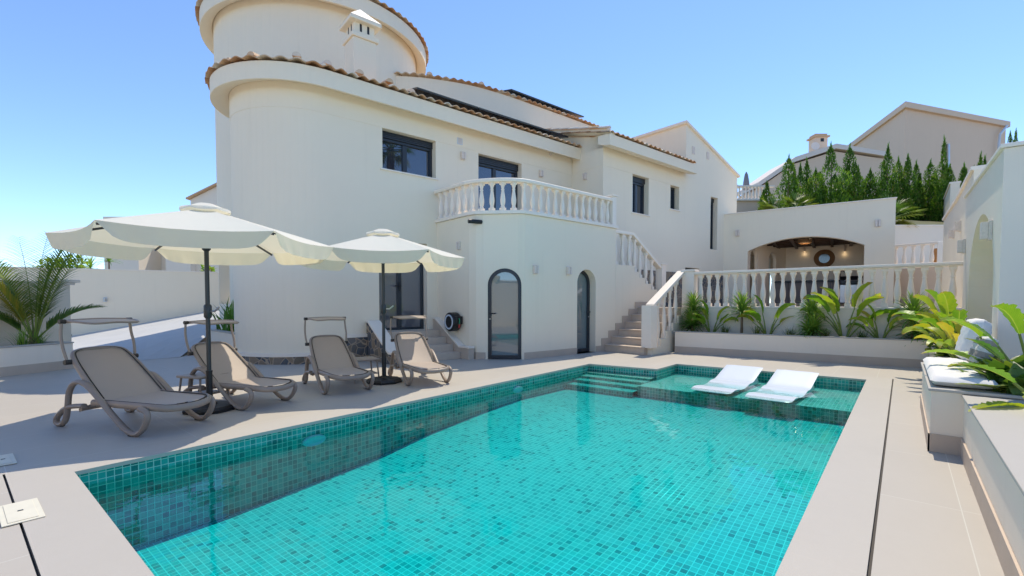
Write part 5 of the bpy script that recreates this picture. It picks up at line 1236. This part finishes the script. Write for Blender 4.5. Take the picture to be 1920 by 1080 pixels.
def frond(mb, base, az, L, el, droop, w, tint, n=26, lwid=.012, start=.22):
    p = Vector(base); e = el; pts=[]
    for k in range(n+1):
        pts.append((p.copy(),az,e)); t=k/n; p = p+Vector((math.cos(az)*math.cos(e),math.sin(az)*math.cos(e),math.sin(e)))*(L/n); e -= droop/n*(.2+1.6*t)
    mb.tint = tint*.9
    for k in range(int(n*start),n+1):
        t = k/n; q,a_,e_ = pts[k]; ll = w*math.sin(math.pi*min(.97,.14+.80*t))**.8
        for sgn in (-1,1):
            mb.tint = max(0,min(1,tint+random.uniform(-.14,.14)))
            ad = Vector((math.cos(a_)*math.cos(e_),math.sin(a_)*math.cos(e_),math.sin(e_))); sd_ = Vector((-math.sin(a_),math.cos(a_),0))*sgn; upv = ad.cross(sd_)*(sgn); upv = upv if upv.z>0 else -upv
            dv = (sd_*.80+ad*.62+upv*.28+Vector((0,0,random.uniform(-.08,.08)))).normalized(); az2 = math.atan2(dv.y,dv.x); el2 = math.asin(max(-1,min(1,dv.z)))
            leafstrip(mb,q,az2,ll*random.uniform(.9,1.08),lwid,el2,R(random.uniform(25,60)),4,.3,blade)
    return [q for q,_,_ in pts]
pm_ = D(62,566,8.75); pm_.z=.42
palm = empty('palm',pm_,0,'young feather palm with arching fronds in the left white planter','palm')
lf = MB(); stx = MB()
vr = AZ                                  # directions relative to the view
for az,el,L,dr_,t_ in ((-90,58,1.7,45,.45),(-75,66,1.75,40,.55),(88,60,1.65,48,.62),(100,52,1.55,50,.9),(60,70,1.75,40,.45),(-120,62,1.5,55,.42),(140,60,1.5,52,.7),(-30,76,1.75,35,.5),(20,78,1.8,30,.4),(170,66,1.45,50,.5),(-60,38,1.0,65,.25),(120,36,1.0,65,.22),(75,42,1.2,60,.75)):
    a_ = AZ+R(az); pts = frond(lf,(0.02*math.cos(a_),.02*math.sin(a_),.12),a_,L*1.18,R(min(84,el+13)),R(dr_*.85),.46,t_+.24,44,.014,.22)
    stx.tube(pts[:40:4]+[pts[42]],[.020,.017,.014,.012,.010,.008,.006,.005,.004,.003,.002][:len(pts[:40:4])+1],6)
lf.build('foliage', M['palm'], palm, recalc=False); stx.build('frond_stalks', M['stem'], palm, smooth=60)
mb = MB(); mb.lathe([(.10,-.05),(.085,.06),(.05,.20),(.03,.30)],n=10); mb.build('trunk', M['bark'], palm, smooth=60)
gl = 'low tufts under the palm'
for x,y,h,lab in ((lpl-1.45,.45,.42,'dark grassy tuft left of the palm trunk'),(lpl-1.1,.30,.40,'dark grassy tuft in front of the palm trunk'),(lpl-.55,.35,.44,'arching dark tuft right of the palm trunk'),(lpl-.25,.5,.42,'arching dark tuft at the right corner of the palm planter')):
    grass('grass_tuft', lpm @ Vector((x,y,.42)), h, lab, gl, 70, 'yucca')
rw = empty('rear_bounce_wall',(-4.2,0,0),0,'white wall added behind the camera to bounce sunlight, mirrored in the arched doors','wall')  # out-of-view wall, put in to bounce sunlight onto the shaded facade
mb = MB(); mb.box((-.25,-6,0),(0,14,2.3)); mb.build('wall', M['plaster'], rw); mb = MB(); mb.box((-.29,-6,2.302),(.04,14,2.35)); mb.build('coping', M['paint'], rw)
# boundary wall along the ramp
W1t = D(132,505,15); W2t = D(428,512,17); wm_ = empty('boundary_wall',(0,0,0),0,'long plain white wall along the driveway at the left','wall')
wd = Vector((W2t.x-W1t.x,W2t.y-W1t.y,0)); wnn = Vector((-wd.y,wd.x,0)).normalized(); wnn = wnn if wnn.dot(_d)>0 else -wnn
zw = (W1t.z+W2t.z)/2
a_ = Vector((W1t.x,W1t.y,0))-wd*.9; b_ = Vector((W2t.x,W2t.y,0))+wd*.5
mb = MB(); mb.prism([(a_.x,a_.y),(b_.x,b_.y),((b_+wnn*.25).x,(b_+wnn*.25).y),((a_+wnn*.25).x,(a_+wnn*.25).y)],-.5,zw); mb.build('wall', M['plaster'], wm_)
mb = MB(); a2_=a_-wnn*.02; b2_=b_-wnn*.02; mb.prism([(a2_.x,a2_.y),(b2_.x,b2_.y),((b2_+wnn*.29).x,(b2_+wnn*.29).y),((a2_+wnn*.29).x,(a2_+wnn*.29).y)],zw+.002,zw+.035); mb.build('coping', M['paint'], wm_)
p = V(197.5,562,W1t,W2t); lg = empty('wall_spotlight',p-wnn*.002,math.atan2(-wnn.y,-wnn.x),'tiny grey spotlight on the driveway wall','wall light')
mb = MB(); mb.box((0,-.05,-.07),(.03,.05,.07)); mb.build('plate', M['white_plastic'], lg, bevel=.01); mb = MB(); mb.lathe([(.04,-.05),(.04,.05)],(.06,0,0),10); mb.build('lamp', M['steel'], lg)
# planter beside the rounded villa end
ca, cb = G(387,661), G(442,677); cpl = empty('villa_planter',ca,math.atan2((cb-ca).y,(cb-ca).x),'low white planter box against the rounded end of the villa','planter'); cl = (cb-ca).length
hh_ = .56
mb = MB(); mb.box((0,0,0),(cl,.12,hh_)); mb.box((-.0,.121,0),(.12,1.1,hh_)); mb.build('box_wall', M['plaster_cool'], cpl); mb = MB(); mb.box((-.015,-.015,hh_+.002),(cl,.14,hh_+.025)); mb.build('coping', M['coping'], cpl)
mb = MB(); mb.box((0,-.012,0),(cl,-.001,.16)); mb.build('skirting', M['skirt'], cpl); mb = MB(); mb.poly([(.1,.1,hh_-.05),(cl,.1,hh_-.05),(cl,1.1,hh_-.05),(.1,1.1,hh_-.05)]); mb.build('soil', M['soil'], cpl)
cmx = Matrix.Translation(ca) @ Matrix.Rotation(math.atan2((cb-ca).y,(cb-ca).x),4,'Z')
for k,(x,y,h,n_,lab) in enumerate(((.50,.38,.85,24,'spiky sword leaved plant nearest the driveway in the planter by the rounded villa end'),(1.0,.38,.85,26,'spiky sword leaved plant touching the rounded villa end'))):
    r = MB()
    for q in range(n_):
        r.tint=random.uniform(.1,.5); an=random.uniform(0,6.28); leafstrip(r,(random.gauss(0,.10),random.gauss(0,.08),0),an,h*random.uniform(.55,1.15),.042,R(random.uniform(52,86)),R(random.uniform(5,30)),5,.4,blade)
    o=r.build('snake_plant',M['yucca'],recalc=False); o.location=cmx @ Vector((x,y,hh_-.05)); o.rotation_euler=(0,0,k); tag(o,lab,'plant','spiky plants by the villa')
# neighbour house on the left
nh = empty('neighbour_house',D(300,566,34),AZ-R(90),'pale neighbour house beyond the driveway wall at the left','house'); s_=34/FPX
X=lambda px:(px-300)*s_; Zy=lambda py:EYE+(566-py)*s_
mb = MB(); mb.box((X(198),0,-1),(X(262),6,Zy(440))); mb.box((X(262.2),2.2,-1),(X(301),6,Zy(445))); mb.box((X(301.2),.6,-1),(X(348),6,Zy(440))); mb.box((X(348.2),1.2,-1),(X(440),6,Zy(440))); mb.build('wall', M['plaster_cool'], nh)
mb = MB(); mb.sideprism([(X(330),Zy(441)),(X(330),Zy(398)),(X(408),Zy(360)),(X(470),Zy(372)),(X(470),Zy(441))], lambda u,z:(u,1.8,z), lambda u,z:(u,7,z)); mb.build('upper_wall', M['plaster_cool'], nh)
mb = MB(); mb.sideprism([(X(326),Zy(399)),(X(408),Zy(359.5)),(X(408),Zy(356.5)),(X(326),Zy(396))], lambda u,z:(u,1.5,z), lambda u,z:(u,7.2,z)); mb.build('roof', M['tile'], nh)
mb = MB(); mb.box((X(313),.56,Zy(499)),(X(324),.599,Zy(478))); mb.build('window', M['trav_light'], nh)
mb = MB(); mb.box((X(336),.50,Zy(483)),(X(339),.599,Zy(480))); mb.build('wall_box', M['black'], nh)
for px in (394,402): mb = MB(); mb.box((X(px),1.77,Zy(386)),(X(px+1.5),1.799,Zy(381))); mb.build('vent', M['black'], nh)
# leaves showing above the wall
for px,py,h,dep_,lab in ((205,505,.8,19,'small fan leaved palm showing above the driveway wall'),(170,503,.5,20,'pale tuft above the driveway wall left of the small fan palm')):
    yucca('yucca', D(px,py+12,dep_), h+.1, .55, lab, 'plants beyond the driveway wall', 1, 40)
def shrub(name, loc, rx, rz, lab, n=260, size=.14, mat='leaf', grp=None):
    r = empty(name,loc,0,lab,'shrub',grp); f = MB(); b = MB()
    for k in range(n):
        a=random.uniform(0,6.28); h_=random.random(); rad=rx*math.sqrt(random.random())*(1-.5*h_); f.tint=random.uniform(.35,.9)
        leafstrip(f,(rad*math.cos(a),rad*math.sin(a),h_*rz),random.uniform(0,6.28),size*random.uniform(.7,1.3),size*.28,R(random.uniform(-20,70)),R(40),3,.2)
    for k in range(6): a=k*1.05; b.tube([(0,0,-.6),(rx*.5*math.cos(a),rx*.5*math.sin(a),rz*.8)],[.02,.008],5)
    f.build('foliage',M[mat],r,recalc=False); b.build('branches',M['bark'],r)
shrub('shrub',D(135,508,18.5),.65,.55,'bright green leafy shrub above the driveway wall behind the palm',200,.17)
shrub('shrub',D(98,512,18.5),.6,.5,'bright green leafy shrub left, half hidden by the palm fronds',160,.17)
shrub('shrub',D(390,515,18.8),.3,.35,'small yellow green sprig above the wall right of the near parasol pole',40,.2)

# ================================================================== RIGHT: big plants near the camera
ga = 'broad leaved plants in the right planter'
def banana_leaf(lf, base, az, el, L, w, droop, tint, fold=.35, tw=0, stalk=.45, sm=None):
    p = Vector(base); a = Vector((math.cos(az)*math.cos(el),math.sin(az)*math.cos(el),math.sin(el))); q = p+a*stalk
    sm.tube([p,p.lerp(q,.5)-_z*.01,q],[.016,.013,.009],7); lf.tint=max(0,min(1,tint+random.uniform(-.08,.08)))
    leafstrip(lf,q,az,L*.64,w*.85,el-R(6),droop,26,fold,paddle,tw,.22)
def bigplant(loc, lab, leaves):
    r = empty('bird_of_paradise',loc,0,lab,'plant',ga); lf=MB(); sm=MB()
    for L_ in leaves: banana_leaf(lf,(0,0,0),*L_,sm=sm)
    lf.build('foliage',M['leaf'],r,recalc=False); sm.build('stalks',M['stem'],r,smooth=60)
up_ = AZ+R(90)                             # camera-left direction
bigplant((6.5,-.90,.43),'large bird of paradise with long bright leaves reaching over the near bench end',[
 (up_+R(6),R(26),.85,.085,R(30),.80,.6,.2,.30),(up_+R(-8),R(52),.62,.075,R(62),.72,.6,-.3,.62),(up_+R(22),R(10),.62,.07,R(18),.70,.45,.2,.25),(up_+R(-35),R(60),.60,.10,R(45),.45,.35,.3,.45),
 (up_+R(-20),R(34),.75,.08,R(50),.72,.5,.2,.4),(up_+R(150),R(62),.6,.13,R(40),.25,.2,.5,.4),(up_+R(190),R(66),.5,.12,R(40),.3,.2,0,.45),(up_+R(60),R(20),.6,.07,R(35),.85,.5,.2,.2),(up_+R(-60),R(40),.5,.08,R(50),.6,.5,0,.3)])
bigplant((5.85,-.90,.43),'broad leaved plant at the right picture edge with dark round leaves',[
 (up_+R(15),R(64),.66,.075,R(66),.68,.7,.2,.62),(up_+R(-20),R(52),.48,.14,R(30),.15,.15,0,.42),(up_+R(8),R(34),.46,.14,R(40),.15,.15,.2,.34),(up_+R(-45),R(60),.5,.14,R(30),.22,.15,0,.5),(up_+R(35),R(12),.80,.06,R(22),.88,.5,-.2,.2),(up_+R(-10),R(6),.80,.06,R(14),.8,.5,.3,.15),(up_+R(180),R(50),.6,.12,R(40),.3,.2,0,.4),(up_+R(75),R(30),.5,.07,R(40),.7,.5,0,.25)])
bigplant((5.15,-.88,.43),'leafy bird of paradise cut by the right picture edge, nearest the camera',[
 (up_+R(10),R(14),.85,.06,R(24),.8,.5,.2,.25),(up_+R(-12),R(40),.6,.09,R(40),.4,.3,0,.35),(up_+R(30),R(24),.7,.06,R(30),.72,.5,0,.3),(up_+R(170),R(50),.6,.12,R(40),.3,.2,0,.4),(up_+R(90),R(60),.5,.1,R(40),.5,.3,0,.4)])
shrub('leafy_plant',(6.15,-.80,.43),.30,.20,'low feathery green plant behind the coping near the bench end',190,.24,'palm',ga)
shrub('leafy_plant',(5.5,-.78,.43),.30,.14,'low feathery green plant in the gravel nearest the right picture edge',170,.26,'palm',ga)
strelitzia('bird_of_paradise',(10.2,-.62,.45),1.0,'tall bird of paradise with dark upright leaf where back and right planters meet',ga,9,.75,.10,[1.9,2.6,1.2,3.3,.6])
strelitzia('bird_of_paradise',(9.3,-.62,.45),.78,'yellow leaved bird of paradise at the far end of the bench',ga,9,.85,.09,[1.7,2.4,3.0,1.0],.45)
strelitzia('bird_of_paradise',(8.5,-.60,.45),.62,'low bright bird of paradise just behind the big white pillow',ga,7,.85,.09,[1.7,2.4,3.0,1.0],.3)
shrub('leafy_plant',(8.9,-.58,.45),.22,.18,'fine dark leaved plant spilling over the right coping beyond the bench',170,.17,'palm',ga)
shrub('leafy_plant',(10.6,-.58,.45),.25,.45,'dense fine leaved plant below the tall bird of paradise',170,.17,'palm',ga)

# ================================================================== HILL: conifers, fan palms, houses
def conifer(px, ytop, ybot, dep_, wpx, lab):
    b = D(px,ybot,dep_); H = (ybot-ytop)*dep_/FPX; Rr = wpx*dep_/FPX/2*1.45
    r = empty('cypress',b-_z*.8,random.uniform(0,6),lab,'tree','cypress hedge trees behind the pavilion'); H+=.8; f=MB(); nC=int(1700+1200*Rr*H)
    lean=random.uniform(-.06,.06); hue=random.uniform(-.14,.10); lob=[(random.uniform(.2,.8),random.uniform(0,6.28),random.uniform(.15,.35)) for _ in range(5)]
    lead=[(0,0,1.0,1.0)]+[(random.uniform(.25,.6)*math.cos(q_),random.uniform(.25,.6)*math.sin(q_),random.uniform(.55,.86),random.uniform(.4,.65)) for q_ in [random.uniform(0,6.28) for _ in range(3)]]
    def prof_(h,ph): return Rr*(min(1,(1-h)*2.0)**.75)*(.78+.22*math.sin(h*15+ph))*(.75+.25*min(1,h*4))
    for k in range(nC):
        lx,ly,lh_,lw_=random.choices(lead,[l[2]*l[3] for l in lead])[0]
        h=random.random()**1.1; a=random.uniform(0,6.28); rr=prof_(h,px+lx*9)*lw_*math.sqrt(random.uniform(.25,1.0))
        for lh,la,lr in lob: rr*=1+lr*math.exp(-((h-lh)/.10)**2)*max(0,math.cos(a-la))
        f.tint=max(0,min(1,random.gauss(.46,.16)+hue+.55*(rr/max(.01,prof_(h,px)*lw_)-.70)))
        c_=Vector((rr*math.cos(a)+lean*h*H*.3+lx*Rr,rr*math.sin(a)+ly*Rr,h*H*lh_)); L=random.uniform(.085,.165)*(.7+.3*(1-h)); az=a+random.uniform(-.8,.8); el=R(random.uniform(40,88))
        leafstrip(f,c_,az,L,L*.24,el,R(random.uniform(-10,30)),2,.3)
    for k in range(5): f.tint=.45; leafstrip(f,(lean*H*.3,0,H*(.93+.01*k)),k*1.3,.35*H/3,.03,R(84),R(5),3,.3)
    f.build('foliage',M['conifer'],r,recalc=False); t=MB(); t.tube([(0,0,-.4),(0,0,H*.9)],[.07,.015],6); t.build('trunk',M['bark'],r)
CON = [(1437,345,400,24),(1477,300,402,40),(1499,313,402,20),(1510,306,402,24),(1528,323,405,34),(1557,279,400,46),(1575,345,405,34),(1590,281,400,38),(1606,319,402,28),(1630,323,404,42),(1662,280,404,32),(1684,304,406,26),(1701,298,406,34),(1715,310,408,22),(1741,309,410,34),(1764,270,412,22),(1779,317,412,26),(1802,316,412,34),(1822,320,412,26),(1835,296,412,16),(1846,302,412,16),(1545,352,402,20),(1752,330,412,30),(1654,340,408,26)]
ORD = ['first','second','third','fourth','fifth','sixth','seventh','eighth','ninth','tenth','eleventh','twelfth','thirteenth','fourteenth','fifteenth','sixteenth','seventeenth','eighteenth','nineteenth','twentieth','twenty-first','twenty-second','twenty-third','twenty-fourth']
srt = sorted(c_[0] for c_ in CON)
for c_ in CON:
    i = srt.index(c_[0]); hgt = 'tall' if c_[2]-c_[1]>105 else ('middling' if c_[2]-c_[1]>85 else 'short')
    conifer(c_[0],c_[1],c_[2],25+random.uniform(-1,1)+(-1 if c_[2]-c_[1]<70 else 0),c_[3],f'{hgt} green cypress, {ORD[i]} from the left in the hedge behind the pavilion')
def fanpalm(loc, lab, specs, tl=(.2,.3)):
    r = empty('fan_palm',loc,0,lab,'palm','fan palms behind the pavilion'); lf=MB(); sm=MB()
    for az,el,stalk,Lr,tint in specs:
        a_=AZ+R(az); dv=Vector((math.cos(a_)*math.cos(R(el)),math.sin(a_)*math.cos(R(el)),math.sin(R(el)))); c_=dv*stalk; sm.tube([(0,0,0),dv*stalk*.5,c_],[.025,.018,.012],6)
        sd_=Vector((-math.sin(a_),math.cos(a_),0))
        for k in range(26):
            f=-1+2*k/25; an=f*R(115); v_=(dv*math.cos(an)+sd_*math.sin(an)).normalized(); lf.tint=max(0,min(1,tint+random.uniform(-.12,.12)))
            leafstrip(lf,c_,math.atan2(v_.y,v_.x),Lr*(1-.25*abs(f))*random.uniform(.93,1.05),.030,math.asin(max(-1,min(1,v_.z))),R(random.uniform(22,45)),5,.4,blade)
    lf.build('foliage',M['palm'],r,recalc=False); sm.build('stalks',M['stem'],r)
    t=MB(); t.lathe([(.16,-1.2),(.14,-.2),(.10,.05)],n=10); t.build('trunk',M['bark'],r,smooth=60)
fanpalm(D(1672,408,18.9),'spreading fan palm hanging over the right end of the pavilion wall',[(-90,8,.45,.75,.75),(-70,30,.5,.75,.7),(-100,-25,.4,.72,.95),(-60,50,.5,.75,.6),(-120,15,.5,.7,.7),(0,70,.5,.7,.5),(90,30,.5,.7,.5),(-85,-45,.3,.65,.9),(150,35,.4,.65,.5)])
fanpalm(D(1452,398,22),'small bright fan palm behind the left end of the pavilion wall',[(90,35,.4,.6,.7),(60,55,.4,.6,.75),(-90,30,.4,.6,.7),(120,20,.4,.6,.8),(0,70,.4,.55,.6)])
fanpalm(D(1492,392,22),'bright fan palm behind the pavilion wall right of the smaller one',[(-80,35,.45,.62,.78),(-50,50,.5,.65,.7),(90,45,.4,.6,.7),(0,75,.4,.6,.65),(-110,15,.4,.6,.85)])
p_ = V(733,284,HS(0,.2),HS(1,.2)); r_ = ray(733,284).normalized(); nn_ = Vector((HN.x,HN.y,0)); r_ = r_-nn_*(2*r_.dot(nn_)); mp_ = p_+r_*16
tall = empty('fan_palm',(mp_.x,mp_.y,0),0,'tall fan palm mirrored in the left pane of the big window','palm'); lf=MB(); sm=MB()
for k in range(26):
    az_=k*2.4; el_=R(75-5.4*k); dv=Vector((math.cos(az_)*math.cos(el_),math.sin(az_)*math.cos(el_),math.sin(el_))); c_=Vector((0,0,mp_.z+.2))+dv*.75; sm.tube([(0,0,mp_.z+.1),c_],[.03,.015],6); sd_=Vector((-math.sin(az_),math.cos(az_),0))
    for q in range(18):
        an=R(-110+220*q/17); v_=(dv*math.cos(an)+sd_*math.sin(an)).normalized(); lf.tint=.9 if k>16 else random.uniform(.35,.7); leafstrip(lf,c_,math.atan2(v_.y,v_.x),.75,.035,math.asin(max(-1,min(1,v_.z))),R(40),4,.4,blade)
lf.build('foliage',M['palm'],tall,recalc=False); sm.build('stalks',M['stem'],tall); t=MB(); t.tube([(0,0,-.2),(0,0,mp_.z+.15)],[.24,.19],10); t.build('trunk',M['bark'],tall,smooth=60)
# neighbour terrace with closed parasol
td_ = 28.0; k_ = td_/FPX
nt_ = empty('neighbour_terrace',D(1405,375,td_),AZ-R(90),'beige neighbour terrace block with white edge up the hill','terrace')
XX=lambda px:(px-1405)*k_; ZZ=lambda py:(375-py)*k_
mb=MB(); mb.box((XX(1376),0,-4),(XX(1470),5,ZZ(377))); mb.build('wall',M['plaster_beige'],nt_); mb=MB(); mb.box((XX(1373),-.15,ZZ(376.8)),(XX(1470),5,ZZ(373.5))); mb.build('slab_edge',M['paint'],nt_)
nb_ = empty('neighbour_balustrade',D(1405,373.5,td_),AZ-R(90),'white baluster railing of the neighbour terrace up the hill','balustrade'); hb=25*k_
mb=MB(); mb.box((XX(1374),-.1,hb-.08),(XX(1450),.12,hb)); mb.build('handrail',M['paint'],nb_)
mb=MB(); mb.box((XX(1374),-.12,0),(XX(1381),.14,hb+.04)); mb.build('post',M['paint'],nb_)
baluster_set(nb_,[(XX(1386+k*6.4),0,0.0) for k in range(9)],hb-.08,.13)
npz = empty('closed_parasol',D(1398.5,373.5,td_+1.5),0,'closed grey parasol standing on the neighbour terrace','parasol'); q_=(td_+1.5)/FPX
mb=MB(); mb.lathe([(.02,0),(.02,.9)],n=8); mb.build('pole',M['grey_metal'],npz); mb=MB(); mb.lathe([(.10,.55),(.20,.62),(.17,1.05),(.10,1.5),(.03,1.66),(0,1.70)],n=9); mb.build('canopy',M['parapar'],npz,smooth=30)
# beige house on the hill
bh = empty('hill_house',D(1698,400,36),0,'large beige house with low pitched roof on the hill at the right','house'); b0=bh.location
def Wb(p): return Vector(p)-b0
hA=Wb(D(1698,203,36)); hB=Wb(D(1886,238,40)); hC=Wb(D(1590,282,46)); zb_=-6
mb=MB()
zA_=hA.z; zB_=hB.z; zC_=hC.z
def pw(p,z): return (p.x,p.y,z)
mb.poly([pw(hA,zb_),pw(hB,zb_),pw(hB,zB_),pw(hA,zA_)]); mb.poly([pw(hA,zb_),pw(hC,zb_),pw(hC,zC_),pw(hA,zA_)])
hD=hB+(hC-hA); mb.poly([pw(hB,zb_),pw(hD,zb_),pw(hD,zC_),pw(hB,zB_)]); mb.build('wall',M['plaster_beige'],bh,recalc=False)
mb=MB(); ov=(hB-hA).normalized(); ow=(hC-hA).normalized(); e1=hA-ov*.25-ow*.3; e2=hB+ov*.25-ow*.3; e3=hB+ov*.25+(hC-hA); e4=hA-ov*.25+(hC-hA)
for dz0,dz1 in ((.0,.45),): 
    lo_=[Vector((e1.x,e1.y,zA_-.05)),Vector((e2.x,e2.y,zB_-.05)),Vector((e3.x,e3.y,zC_-.05)),Vector((e4.x,e4.y,zC_-.05))]; hi_=[p+_z*.42 for p in lo_]
    i0=[mb.vert(p) for p in lo_]; i1=[mb.vert(p) for p in hi_]
    for k in range(4): mb.face([i0[k],i0[(k+1)%4],i1[(k+1)%4],i1[k]])
    mb.face(i0); mb.face(i1)
mb.build('roof',M['plaster_beige'],bh)
mb=MB(); gtp=Wb(D(1888,238,39.6)); mb.tube([gtp+_z*.1,gtp-ov*.9-_z*.7,gtp-ov*1.0-_z*1.4,gtp-ov*1.0-_z*6],.09,8); mb.build('downpipe',M['white_plastic'],bh)
mb=MB(); mb.tube([Wb(D(1778,330,37.5)),Wb(D(1778,270,37.5))],.10,8); mb.build('flue',M['steel'],bh)
mb=MB(); q=Wb(D(1679.5,300,37.4)); dv=ow; mb.sideprism([(0,0),(.9,0),(.9,1.6),(0,1.6)],lambda u,z:(q.x+dv.x*u,q.y+dv.y*u,q.z-.9+z),lambda u,z:(q.x+dv.x*u-ov.x*.06,q.y+dv.y*u-ov.y*.06,q.z-.9+z)); mb.build('window',M['glass'],bh)
lh = empty('low_beige_house',D(1560,400,33),AZ-R(90),'lower beige house front with a shallow gable and tiled edge on the hill','house'); k3=33/FPX
X3=lambda px:(px-1560)*k3; Z3=lambda py:(400-py)*k3
mb=MB(); mb.sideprism([(X3(1425),-4),(X3(1425),Z3(352)),(X3(1487),Z3(309)),(X3(1562),Z3(286)),(X3(1656),Z3(300)),(X3(1656),-4)],lambda u,z:(u,0,z),lambda u,z:(u,3.0,z)); mb.build('wall',M['plaster_beige'],lh)
ed=[(1420,352),(1487,306),(1562,282),(1660,297)]; up3=[(X3(a),Z3(b)) for a,b in ed]; mb=MB(); mb.sideprism(up3+[(a,b+.32) for a,b in up3[::-1]],lambda u,z:(u,-.2,z),lambda u,z:(u,3.1,z)); mb.build('roof_edge',M['trav_light'],lh)
chm=empty('hill_chimney',D(1540,290,34.5),AZ-R(90),'small beige chimney with a tiled cap on the lower hill house','chimney'); k4=34.5/FPX
mb=MB(); mb.box((-11*k4,0,-12*k4),(11*k4,.8,32*k4)); mb.build('stack',M['plaster_beige'],chm); mb=MB(); mb.box((-14*k4,-.1,32.2*k4),(14*k4,.9,35*k4)); mb.box((-11*k4,.05,35.1*k4),(11*k4,.75,39*k4)); mb.build('cap',M['tile'],chm)
mb=MB(); mb.box((-2*k4,-.012,24*k4),(4*k4,-.002,30*k4)); mb.build('smoke_hole',M['black'],chm)
mb=MB(); mb.lathe([(0,0),(.22,.03),(.30,.09)],n=16); o=mb.build('satellite_dish',M['trav_light'],chm,smooth=40); o.location=(-.55,-.1,.55); o.rotation_euler=(R(80),R(-30),0)
conifer(1893,250,300,48,9,'left one of two thin dark cypresses far behind the niche wall'); conifer(1903,246,300,48,9,'right one of two thin dark cypresses far behind the niche wall')
